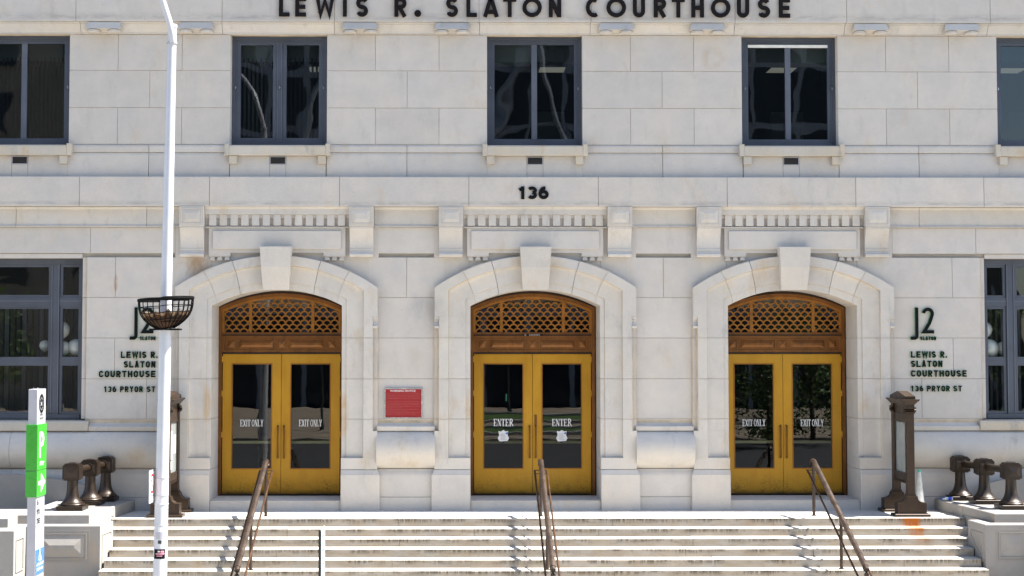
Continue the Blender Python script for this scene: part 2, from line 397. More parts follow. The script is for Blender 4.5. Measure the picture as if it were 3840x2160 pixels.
# landing and steps
LIP = -1.66; RIS = .1415; TR = .36; NS_ = 10
land = tag(empty('landing', (0, -.7, 0)), 'pale granite landing in front of the three doors', 'landing', kind='structure')
lj = [-7.95, -5.6, -2.62, 1.35, 4.35, 7.95]
for a, b in zip(lj, lj[1:]):
    bl = MB(); g_ = .004
    bl.box(a + g_, b - g_, LIP + .006, .05, -RIS + .004, 0)
    bl.build('paving_slab', 'stone_land', land)
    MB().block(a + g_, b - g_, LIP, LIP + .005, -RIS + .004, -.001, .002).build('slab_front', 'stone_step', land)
MB().box(-7.93, 7.93, LIP + .02, .9, -.9, -.006).build('landing_core', 'mortar', land)
steps = tag(empty('steps', (0, -3.4, GZ)), 'broad flight of granite steps with tan risers and dark weathered streaks', 'steps', kind='structure')
sj = [[-4.63, -1.18, 1.05, 5.02], [-5.6, -2.55, .02, 2.7, 6.2], [-4.75, -1.15, 2.6, 4.9], [-5.75, -2.68, .1, 3.0, 6.4], [-4.85, -1.3, 1.2, 3.9], [-5.4, -2.2, .6, 3.4, 6.0], [-4.2, 0, 4.1]]
for i in range(NS_):
    z1 = -RIS * (i + 1); y0 = LIP - TR * (i + 1)
    xe = 7.95 if i < 2 else 7.74 + .012 * (i - 2)
    xs = [-xe] + [q + random.uniform(-.05, .05) for q in sj[i % 7]] + [xe]
    for a, b in zip(xs, xs[1:]):
        dz = random.uniform(-.003, .002); dy = random.uniform(-.006, .006)
        bl = MB(); c = .012
        prof = [(y0 + TR + .02, z1 - RIS + .004), (y0 + dy, z1 - RIS + .004), (y0 + dy, z1 - c + dz), (y0 + dy + c * .35, z1 - c * .35 + dz), (y0 + dy + c, z1 + dz), (y0 + TR + .02, z1 + dz)]
        bl.prism(prof, 'x', a + .003, b - .003)
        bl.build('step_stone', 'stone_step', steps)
    MB().box(xs[0] + .01, xs[-1] - .01, y0 + .03, y0 + TR + .03, z1 - RIS, z1 - .012).build('step_core', 'mortar', steps)

# ------------------------------------------------------------------ courthouse
CH = tag(empty('courthouse', (0, 0, 0)), 'pale grey granite courthouse facade with three arched brass double doors', 'building')
BAY = (-5.09, 0., 5.09)
XE = 20.0
MB().box(-XE, XE, .45, .9, 9.6, 14).build('upper_wall_core', 'mortar', CH)
core = MB()
# spandrels behind the blocks, with the window and door openings left free
WX = [(-14.3, -12.41), (-9.235, -6.045), (-4.13, -.945), (.945, 4.13), (6.045, 9.235), (12.41, 14.3)]
def blk(x0, x1, z0, z1, y=0., mat='stone', d=.14, name='stone_block', g=.0036, ch=.003, parent=None):
    return MB().block(x0 + g, x1 - g, y, y + d, z0 + g, z1 - g, ch).build(name, mat, parent or CH)
core.box(-XE, XE, .012, .5, 5.045, 7.19); MB().box(-XE, XE, .10, .5, 4.956, 5.044).build('recess_stone', 'stone', CH)
piers = [(-XE, -11.14), (-9.235, -6.045), (-4.13, -.945), (.945, 4.13), (6.045, 9.235), (11.14, XE)]
for a, b in piers: core.box(a + (.012 if a > -XE else 0), b - (.012 if b < XE else 0), .013, .5, 7.191, 9.39)
core.box(-XE, XE, .022, .5, 9.391, 9.6)
lowp = [(-8.85, -6.45), (-3.73, -1.36), (1.36, 3.73), (6.45, 8.85)]
for a, b in lowp: core.box(a, b, .015, .7, -.9, 4.955)
for sgn in (-1, 1):
    core.box(min(sgn * 8.851, sgn * XE), max(sgn * 8.851, sgn * XE), .024, .5, -.9, 1.70)
for bx_ in BAY: core.box(bx_ - 1.37, bx_ + 1.37, .025, .5, 4.55, 4.954)
core.build('wall_core', 'mortar', CH)

# upper courses
for a, b in piers:
    a2, b2 = max(a, -14.3), min(b, 14.3)
    W_ = b2 - a2
    for z0, z1, js in ((8.674, 9.397, (.302, .699)), (7.931, 8.674, (.5,)), (7.198, 7.931, (.302, .699))):
        if abs(W_ - 3.19) > .1: js = (.3, .7)
        xs = [a2] + [a2 + W_ * j for j in js] + [b2]
        for p, q in zip(xs, xs[1:]): blk(p, q, z0, z1)
# string course: bead row and sloping course under the windows
WC = (-10.18, -5.09, 0., 5.09, 10.18)
pm = [-14.3, -11.13, -7.64, -2.54, 2.54, 7.64, 11.13, 14.3]
for a, b in piers:
    a2, b2 = max(a, -14.3), min(b, 14.3); m = (a2 + b2) / 2
    for p, q in ((a2 + .0, m), (m, b2 - .0)):
        pr = [(.12, 7.04), (-.028, 7.04), (-.034, 7.05), (-.034, 7.15), (-.02, 7.18), (0.004, 7.193), (.12, 7.193)]
        MB().prism(pr, 'x', p + .005, q - .005).build('string_course_stone', 'stone', CH)
        pr = [(.12, 6.553), (-.045, 6.553), (-.045, 6.70), (-.03, 6.98), (-.012, 7.032), (.12, 7.032)]
        MB().prism(pr, 'x', p + .005, q - .005).build('string_course_stone', 'stone', CH)
for wc in WC:
    if abs(wc) > 11.5: continue
    hw = .95
    pr = [(.12, 6.553), (-.045, 6.553), (-.045, 6.70), (-.03, 6.95), (-.012, 7.0), (.12, 7.0)]
    for p, q in ((wc - hw, wc - .16), (wc + .16, wc + hw)):
        MB().prism(pr, 'x', p + .003, q - .003).build('string_course_stone', 'stone', CH)
    mid = MB().box(wc - .157, wc + .157, -.02, .12, 6.955, 6.999).build('string_course_stone', 'stone', CH); mid = MB(); mid.prism([(.12, 6.553), (-.045, 6.553), (-.045, 6.70), (-.0385, 6.795), (.12, 6.795)], 'x', wc - .157, wc + .157)
    mid.build('string_course_stone', 'stone', CH)
    # vent grille
    v = empty('vent_grille', (wc, -.03, 6.875), CH)
    MB().frame(wc - .155, wc + .155, 6.797, 6.953, .012, -.05, .0).build('vent_frame', 'sign_grey', v)
    MB().box(wc - .143, wc + .143, -.02, .1, 6.80, 6.95).build('vent_mesh', 'vent', v)
    for k in range(9): MB().box(wc - .143, wc + .143, -.036, -.021, 6.815 + k * .0155, 6.821 + k * .0155).build('vent_slat', 'vent', v)
    # sill with end lugs and two blocks
    MB().prism([(.3, 6.968), (-.15, 6.968), (-.16, 6.978), (-.16, 7.14), (-.145, 7.165), (.3, 7.19)], 'x', wc - .945, wc + .945).build('window_sill', 'stone_sill', CH)
    for s_ in (-1, 1):
        xa, xb = sorted((wc + s_ * .947, wc + s_ * 1.04))
        MB().block(xa, xb, -.163, .02, 6.964, 7.198, .006).build('sill_lug', 'stone_sill', CH)
        xa, xb = sorted((wc + s_ * .80, wc + s_ * .955))
        MB().block(xa, xb, -.125, .02, 6.80, 6.963, .005).build('sill_block', 'stone_sill', CH)
# window reveals above sills (stone jamb returns)
for wc in WC:
    for s_ in (-1, 1):
        xa, xb = sorted((wc + s_ * .947, wc + s_ * 1.03))
        for z0, z1 in ((8.674, 9.397), (7.931, 8.674), (7.198, 7.931)):
            MB().box(xa, xb, .141, .34, z0 + .004, z1 - .004).build('reveal_stone', 'stone', CH)
    MB().box(wc - 1.03, wc + 1.03, .005, .34, 9.392, 9.60).build('lintel_stone', 'stone_trim', CH)

# 136 band course
bj = [-14.1, -11.5, -8.96, -6.41, -3.855, -1.31, 1.24, 3.785, 6.33, 8.87, 11.4, 14.1]
for a, b in zip(bj, bj[1:]):
    MB().prism([(.05, 5.955), (-.2, 5.955), (-.205, 5.962), (-.205, 6.525), (-.198, 6.536), (.05, 6.552)], 'x', a + .005, b - .005).build('band_stone', 'stone_band', CH)
MB().box(-14.1, 14.1, -.185, .03, 5.97, 6.52).build('band_core', 'mortar', CH)
# frieze above the windows
fj = [-14.2, -11.6, -9.07, -6.19, -3.97, -1.11, 1.11, 3.97, 6.19, 9.05, 11.6, 14.2]
for a, b in zip(fj, fj[1:]):
    MB().prism([(.02, 9.617), (-.195, 9.617), (-.2, 9.622), (-.2, 10.6), (.02, 10.6)], 'x', a + .005, b - .005).build('frieze_stone', 'stone_band', CH)
MB().box(-14.2, 14.2, -.185, .45, 9.625, 10.59).build('frieze_core', 'mortar', CH)
for x in [q * 2.4 for q in range(-8, 8)]:
    MB().block(x + .005, x + 2.395, -.02, .45, 10.605, 13.55, .005).build('attic_stone', 'stone', CH)
MB().prism([(.5, 13.555), (-.1, 13.555), (-.16, 13.62), (-.16, 13.7), (-.3, 13.85), (-.3, 14.0), (.5, 14.05)], 'x', -XE, XE).build('cornice', 'stone_trim', CH)  # added out of view; height and overhang chosen to shade facade and landing
# cove under the frieze, with mutules
cj = [-14.2, -11.5, -9.0, -6.2, -3.98, -1.1, 1.1, 3.97, 6.17, 9.03, 11.5, 14.2]
for a, b in zip(cj, cj[1:]):
    MB().prism([(.0, 9.60), (-.17, 9.612), (-.165, 9.59), (-.135, 9.583), (-.135, 9.572), (-.06, 9.455), (-.045, 9.425), (-.045, 9.405), (-.012, 9.399), (.0, 9.399)], 'x', a + .004, b - .004).build('cove_stone', 'stone_trim', CH)
for c in (-8.523, -6.705, -3.464, -1.643, 1.607, 3.424, 6.66, 8.481, -11.7, 11.7):
    mu = empty('mutule', (c, -.1, 9.5), CH)
    t, bt = .315, .352
    vs = [(c - bt, -.262, 9.462), (c + bt, -.262, 9.462), (c + t, -.185, 9.605), (c - t, -.185, 9.605), (c - bt, .0, 9.44), (c + bt, .0, 9.44), (c + t, .0, 9.605), (c - t, .0, 9.605)]
    MB().add(vs, [(0, 1, 2, 3), (1, 5, 6, 2), (5, 4, 7, 6), (4, 0, 3, 7), (3, 2, 6, 7), (0, 4, 5, 1)]).build('mutule_body', 'stone_trim', mu)
    for q in (-.205, .205):
        m_ = MB(); m_.lathe([(.12, 9.40), (.128, 9.405), (.128, 9.432), (.122, 9.449)], c + q, -.135, 20); m_.build('mutule_disc', 'stone_trim', mu, smooth=40)

# fascia + slab below the band (between brackets and on the wings)
fas = [(-14.1, -10.24), (-10.24, -7.67), (-7.67, -7.0), (-3.18, -1.91), (1.91, 3.18), (7.0, 7.63), (7.63, 10.2), (10.2, 14.1)]
for a, b in fas:
    MB().prism([(.05, 5.553), (-.062, 5.556), (-.066, 5.564), (-.03, 5.613), (-.028, 5.90), (-.05, 5.93), (-.10, 5.948), (.05, 5.948)], 'x', a + .004, b - .004).build('fascia_stone', 'stone_trim', CH, smooth=25)
slab = [(-14.1, -8.778, 5.035), (-8.778, -7.111, 5.035), (-7.111, -6.98, 4.963), (-3.2, -3.113, 4.963), (-3.113, -1.995, 5.035), (-1.995, -1.89, 4.963), (1.89, 1.995, 4.963), (1.995, 3.113, 5.035), (3.113, 3.2, 4.963), (6.98, 7.09, 4.963), (7.09, 8.76, 5.035), (8.76, 14.1, 5.035)]
for a, b, z0 in slab: blk(a, b, z0, 5.552, g=.004, d=.1)
# courses of the lower piers
def row(xs, z0, z1):
    for p, q in zip(xs, xs[1:]): blk(p, q, z0, z1)
Z = (4.961, 4.163, 3.367, 2.563, 1.776)
for sgn in (-1, 1):
    o_ = lambda *v: sorted(sgn * q for q in v)
    row(o_(8.84, 8.28, 6.9), Z[1], Z[0]); row(o_(8.84, 6.9), Z[2], Z[1]); row(o_(8.84, 8.28, 6.9), Z[3], Z[2]); row(o_(8.84, 7.645, 6.9), Z[4], Z[3])
    row(o_(3.3, 2.54, 1.8), Z[1], Z[0]); row(o_(3.3, 1.8), Z[2], Z[1]); row(o_(3.3, 1.8), Z[3], Z[2]); row(o_(3.3, 1.8), Z[4], Z[3])
    # window jamb strips
    for z0, z1 in zip(Z[1:], Z):
        xa, xb = o_(8.842, 8.935); MB().box(xa, xb, .06, .42, z0 + .004, z1 - .004).build('jamb_stone', 'stone', CH)
for b_ in BAY:   # stone field behind brackets and around the arch head
    for s_ in (-1, 1):
        xa, xb = sorted((b_ + s_ * 1.30, b_ + s_ * 2.0)); MB().box(xa, xb, .002, .12, 4.2, 5.555).build('spandrel_stone', 'stone', CH)
    MB().box(b_ - 1.295, b_ + 1.295, .003, .12, 4.45, 5.555).build('spandrel_stone', 'stone', CH)
    MB().box(b_ - 1.43, b_ + 1.43, .001, .1, 5.56, 5.95).build('spandrel_stone', 'stone', CH)

# base mouldings: scotia, fillet, torus, plinth
basejs = [(-14.1, -10.25), (-10.25, -7.07), (-3.12, -1.97), (1.97, 3.12), (7.07, 10.25), (10.25, 14.1)]
scot = [(.05, 1.545), (-.085, 1.545), (-.095, 1.56), (-.095, 1.63), (-.07, 1.645), (-.005, 1.67), (.018, 1.70), (.02, 1.74), (.006, 1.772), (.05, 1.772)]
tor = [(.05, .80)] + [(-.075 - .20 * math.sin(math.pi * k / 14) ** .8, .815 + .715 * k / 14) for k in range(15)] + [(.05, 1.54)]
plin = [(.05, .262), (-.135, .262), (-.135, .66), (-.12, .72), (-.085, .76), (-.07, .80), (.05, .80)]
for a, b in basejs:
    if a > 6.9: sa, sb = a, min(b, 8.76) if a < 8 else b
    ss = (a, b)
    if abs(a) < 4: MB().prism(scot, 'x', a + .003, b - .003).build('base_moulding', 'stone_trim', CH, smooth=35)
    MB().prism(tor, 'x', a + .003, b - .003).build('torus_stone', 'stone_trim', CH, smooth=50)
    MB().prism(plin, 'x', a + .003, b - .003).build('plinth_stone', 'stone', CH, smooth=35)
    blk(a, b, -.9 if abs(a) > 7 or abs(b) > 7.2 else -.002, .258, y=-.15, d=.2, g=.003)
for sgn in (-1, 1):
    xa, xb = sorted((sgn * 7.073, sgn * 8.755)); MB().prism(scot, 'x', xa, xb).build('base_moulding', 'stone_trim', CH, smooth=35)
    xa, xb = sorted((sgn * 8.76, sgn * 12.2)); MB().prism([(.5, 1.545), (-.10, 1.545), (-.12, 1.56), (-.12, 1.70), (-.10, 1.735), (.5, 1.765)], 'x', xa, xb).build('window_sill', 'stone_sill', CH)

# brackets, dentils, panels, arches for each bay
brk_prof = [(.0, 4.963), (-.15, 4.963), (-.165, 4.985), (-.165, 5.02), (-.125, 5.045), (-.105, 5.085), (-.115, 5.09), (-.115, 5.125), (-.10, 5.13)] + \
           [(-.10 - .10 * (k / 9) ** 2.1, 5.14 + .365 * k / 9) for k in range(1, 10)] + [(-.206, 5.515), (-.206, 5.555), (.0, 5.555)]
def arc(h, zc, za):   # segmental arc: half chord h, corner z, apex z
    r = za - zc; rad = (h * h + r * r) / (2 * r); c = za - rad
    return lambda x: c + math.sqrt(max(rad * rad - x * x, 0))
# rails of the surround: (half width, corner z, apex z, y)
RA = [(1.985, 4.36, 4.985, .05), (1.985, 4.36, 4.985, -.155), (1.98, 4.355, 4.98, -.16), (1.715, 4.308, 4.80, -.16), (1.71, 4.30, 4.795, -.15), (1.70, 4.29, 4.785, -.105), (1.66, 4.275, 4.75, -.085), (1.60, 4.25, 4.70, -.075),
      (1.372, 4.132, 4.462, -.070), (1.368, 4.128, 4.458, -.05), (1.285, 4.012, 4.335, -.045), (1.278, 4.005, 4.328, -.035), (1.278, 4.005, 4.328, .95), (1.40, 4.02, 4.40, .97)]
RB = [(1.985, .05), (1.985, -.06), (1.90, -.06), (1.895, -.16), (1.715, -.16), (1.71, -.15), (1.70, -.105), (1.66, -.085), (1.60, -.075), (1.372, -.070), (1.368, -.05), (1.285, -.045), (1.278, -.035), (1.278, .95), (1.40, .97)]
RC = [(1.985, .05), (1.985, -.155), (1.98, -.16), (1.715, -.16), (1.71, -.15), (1.70, -.105), (1.66, -.085), (1.60, -.075), (1.372, -.070), (1.368, -.05), (1.285, -.045), (1.278, -.035), (1.278, .95), (1.40, .97)]
RD = [(1.985, .05), (1.985, -.155), (1.98, -.16), (1.285, -.16), (1.278, -.15), (1.278, .95), (1.40, .97)]
def joint_x(h, which):   # x where a joint meets the rail of half width h
    k = min(1, max(0, (1.985 - h) / (1.985 - 1.278)))
    return {'A': 1.43 - .25 * k, 'B': .87 - .15 * k, 'K': .29 - .05 * k}[which]
def pt(b, s, x, y, z): return (b + s * x, y, z)
for bi, b in enumerate(BAY):
    # consoles
    for s in (-1, 1):
        br = empty('bracket', (b + s * 1.665, -.1, 5.4), CH)
        x0, x1 = b + s * 1.665 - .243, b + s * 1.665 + .243
        MB().prism(brk_prof, 'x', x0 + .012, x1 - .012).build('bracket_scroll', 'stone_trim', br, smooth=30)
        hd = MB(); hd.block(x0, x1, -.222, .0, 5.558, 5.952, .006); hd.frame(x0 + .035, x1 - .035, 5.60, 5.915, .018, -.232, -.221)
        hd.build('bracket_head', 'stone_trim', br)
        MB().pyramid(x0 + .06, x1 - .06, 5.622, 5.893, -.2215, -.245, .45).build('bracket_boss', 'stone_trim', br)
    # soffit strip + dentils
    dn = empty('dentil_course', (b, -.1, 5.7), CH)
    MB().prism([(.0, 5.80), (-.128, 5.80), (-.132, 5.808), (-.125, 5.90), (-.17, 5.952), (.0, 5.952)], 'x', b - 1.418, b + 1.418).build('dentil_cap', 'stone_trim', dn)
    MB().box(b - 1.418, b + 1.418, -.078, .0, 5.728, 5.799).build('dentil_backing', 'stone_trim', dn)
    MB().box(b - 1.418, b + 1.418, -.045, .0, 5.565, 5.727).build('dentil_backing', 'stone_trim', dn)
    MB().prism([(.0, 5.535), (-.10, 5.537), (-.105, 5.545), (-.10, 5.56), (.0, 5.562)], 'x', b - 1.418, b + 1.418).build('dentil_fillet', 'stone_trim', dn)
    for k in range(13):
        xc = b + (k - 6) * .2113
        MB().block(xc - .0725, xc + .0725, -.108, -.002, 5.578, 5.7985, .004).build('dentil', 'stone_trim', dn)
    # tablet
    tb = empty('tablet', (b, -.05, 5.25), CH)
    MB().prism([(b - 1.345, 4.985), (b - .915, 4.985), (b - .915, 5.043), (b + .915, 5.043), (b + .915, 4.985), (b + 1.345, 4.985), (b + 1.345, 5.534), (b - 1.345, 5.534)], 'y', -.075, .0).build('tablet_slab', 'stone', tb)
    MB().block(b - 1.262, b + 1.262, -.115, -.074, 5.116, 5.477, .006).build('tablet_field', 'stone', tb)
    for s in (-1, 1):
        xa, xb = sorted((b + s * .925, b + s * 1.335)); MB().box(xa, xb, -.068, .0, 4.968, 4.984).build('tablet_fillet', 'stone', tb)
        for k in range(3):
            xc = b + s * (.985 + k * .1445)
            MB().loft([[(xc - .036, -.05, 4.9665), (xc + .036, -.05, 4.9665), (xc + .036, .0, 4.9665), (xc - .036, .0, 4.9665)], [(xc - .054, -.065, 4.905), (xc + .054, -.065, 4.905), (xc + .054, .0, 4.905), (xc - .054, .0, 4.905)],
                       [(xc - .045, -.05, 4.89), (xc + .045, -.05, 4.89), (xc + .045, .0, 4.89), (xc - .045, .0, 4.89)]]).build('gutta', 'stone', tb)
    # arched surround
    ar = empty('arch_surround', (b, -.1, 0), CH)
    arcs = [arc(h, zc, za) for h, zc, za, y in RA]
    for s in (-1, 1):
        def sec(kind, f=0., a=None, c=None):
            out = []
            for (h, zc, za, y), fn in zip(RA, arcs):
                if kind == 'v': out.append(pt(b, s, h, y, f))
                else:
                    xa = h if a == 'S' else joint_x(h, a); xb = joint_x(h, c); x = xa + (xb - xa) * f
                    out.append(pt(b, s, x, y, fn(x)))
            return out
        ep = .004
        N = 10
        spr = [sec('v', 3.785), sec('a', 0., 'S', 'A')] + [sec('a', k / N, 'S', 'A') for k in range(1, N)] + [sec('a', 1 - ep * 2, 'S', 'A')]
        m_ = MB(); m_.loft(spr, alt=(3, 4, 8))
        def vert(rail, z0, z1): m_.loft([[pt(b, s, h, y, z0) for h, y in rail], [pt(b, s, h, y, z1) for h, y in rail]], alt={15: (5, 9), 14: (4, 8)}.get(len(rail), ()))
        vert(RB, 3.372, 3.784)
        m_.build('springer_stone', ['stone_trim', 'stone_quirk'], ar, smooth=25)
        for a, c in (('A', 'B'), ('B', 'K')):
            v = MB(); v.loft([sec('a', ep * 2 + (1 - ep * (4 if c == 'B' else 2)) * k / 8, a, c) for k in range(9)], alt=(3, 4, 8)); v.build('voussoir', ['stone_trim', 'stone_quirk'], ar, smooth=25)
        # mortar behind the joints
        cm = MB(); off = lambda q: [(p[0] + s * .012, p[1] + (.012 if p[1] < 0 else -.01), p[2] + .01) for p in q]
        cm.loft([off(sec('a', .9, 'S', 'A'))] + [off(sec('a', k / 8, 'A', 'B')) for k in range(9)]); cm.build('mortar_core', 'mortar', ar)
        cm = MB(); RBo = [(h + .012, y + (.012 if y < 0 else -.01)) for h, y in RB]
        cm.loft([[pt(b, s, h, y, .6) for h, y in RBo], [pt(b, s, h, y, 3.6) for h, y in RBo]]); cm.build('mortar_core', 'mortar', ar)
        for z0, z1 in ((2.568, 3.362), (1.781, 2.558)):
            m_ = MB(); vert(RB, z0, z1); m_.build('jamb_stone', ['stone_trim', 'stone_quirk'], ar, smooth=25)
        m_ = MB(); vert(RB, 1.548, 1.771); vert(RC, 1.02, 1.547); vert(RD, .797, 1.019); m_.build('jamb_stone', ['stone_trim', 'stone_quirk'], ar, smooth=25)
        # plinth
        P0 = [(2.04, .05), (2.04, -.21), (2.03, -.22), (1.288, -.22), (1.278, -.21), (1.278, .95), (1.40, .97)]
        P1 = [(1.99, .05), (1.99, -.16), (1.98, -.17), (1.288, -.17), (1.278, -.16), (1.278, .95), (1.40, .97)]
        P2 = [(2.02, .05), (2.02, -.19), (2.01, -.20), (1.288, -.20), (1.278, -.19), (1.278, .95), (1.40, .97)]
        m_ = MB(); m_.loft([[pt(b, s, h, y, z) for h, y in P] for P, z in ((P0, .0), (P0, .69), (P2, .725), (P1, .788))]); m_.build('plinth_stone', 'stone', ar)
        # lug beside the impost
        xa, xb = b + s * 1.9, b + s * 1.987
        lg = MB(); lg.prism([(-.0605, 3.56), (-.155, 3.56), (-.165, 3.575), (-.165, 3.60), (-.13, 3.62), (-.105, 3.68), (-.11, 3.735), (-.15, 3.745), (-.15, 3.783), (-.0605, 3.783)], 'x', min(xa, xb), max(xa, xb))
        lg.build('impost_lug', 'stone_trim', ar)
    # keystone, leaning out towards the top
    k0, k1 = .315, .252
    MB().loft([[(b - k1, -.22, 4.305), (b + k1, -.22, 4.305), (b + k1, .3, 4.33), (b - k1, .3, 4.33)],
               [(b - .283, -.33, 4.75), (b + .283, -.33, 4.75), (b + .283, .02, 4.75), (b - .283, .02, 4.75)],
               [(b - k0 + .008, -.355, 5.145), (b + k0 - .008, -.355, 5.145), (b + k0 - .008, -.0, 5.145), (b - k0 + .008, -.0, 5.145)],
               [(b - k0, -.345, 5.155), (b + k0, -.345, 5.155), (b + k0, -.0, 5.155), (b - k0, -.0, 5.155)]]).build('keystone', 'stone_trim', ar)
    # soffit of the arch behind the keystone
    m_ = MB(); xs = [-.29 + .058 * k for k in range(11)]; f0 = arcs[11]
    m_.loft([[(b + x, -.03, f0(x)), (b + x, .95, f0(x)), (b + x, .95, f0(x) + .2), (b + x, -.03, f0(x) + .2)] for x in xs]); m_.build('soffit_stone', 'stone_trim', ar)
    # threshold
    MB().prism([(1.15, .0), (-.155, .0), (-.155, .165), (-.165, .172), (-.165, .188), (1.15, .195)], 'x', b - 1.272, b + 1.272).build('threshold', 'stone', CH)
    wb = MB(); wb.box(b - 1.7, b + 1.7, .98, 1.15, 4.0, 5.0); wb.box(b - 1.8, b - 1.29, .98, 1.15, 0, 4.0); wb.box(b + 1.29, b + 1.8, .98, 1.15, 0, 4.0); wb.build('wall_core', 'mortar', CH)

# ------------------------------------------------------------------ doors
def pline(pts, wd, y0, y1, mb, closed=False, mi=(0, 0)):
    """mitred ribbon in the XZ plane, front face at y0, back at y1"""
    n = len(pts)
    P = [Vector(p) for p in pts]; L = []; Rr = []
    for i in range(n):
        if closed: a, c = P[i] - P[i - 1], P[(i + 1) % n] - P[i]
        else:
            a = P[i] - P[i - 1] if i else P[1] - P[0]; c = P[i + 1] - P[i] if i < n - 1 else a
            if i == 0: a = c
        a = a.normalized(); c = c.normalized(); t = (a + c)
        t = t.normalized() if t.length > 1e-6 else a
        nn = Vector((-t.y, t.x)); k = max(.42, nn.dot(Vector((-a.y, a.x)))); o = nn * (wd / 2 / k)
        L.append(P[i] + o); Rr.append(P[i] - o)
    vs = [(p.x, y0, p.y) for p in L] + [(p.x, y0, p.y) for p in Rr] + [(p.x, y1, p.y) for p in L] + [(p.x, y1, p.y) for p in Rr]
    ff = []; fs = []
    for i in range(n if closed else n - 1):
        j = (i + 1) % n
        ff.append((i, j, n + j, n + i)); fs += [(2 * n + i, 3 * n + i, 3 * n + j, 2 * n + j), (i, 2 * n + i, 2 * n + j, j), (n + i, n + j, 3 * n + j, 3 * n + i)]
    if not closed: fs += [(0, n, 3 * n, 2 * n), (n - 1, 3 * n - 1, 4 * n - 1, 2 * n - 1)]
    o = len(mb.v); mb.v += vs
    mb.f += [tuple(q + o for q in f) for f in ff + fs]; mb.mi += [mi[0]] * len(ff) + [mi[1]] * len(fs)

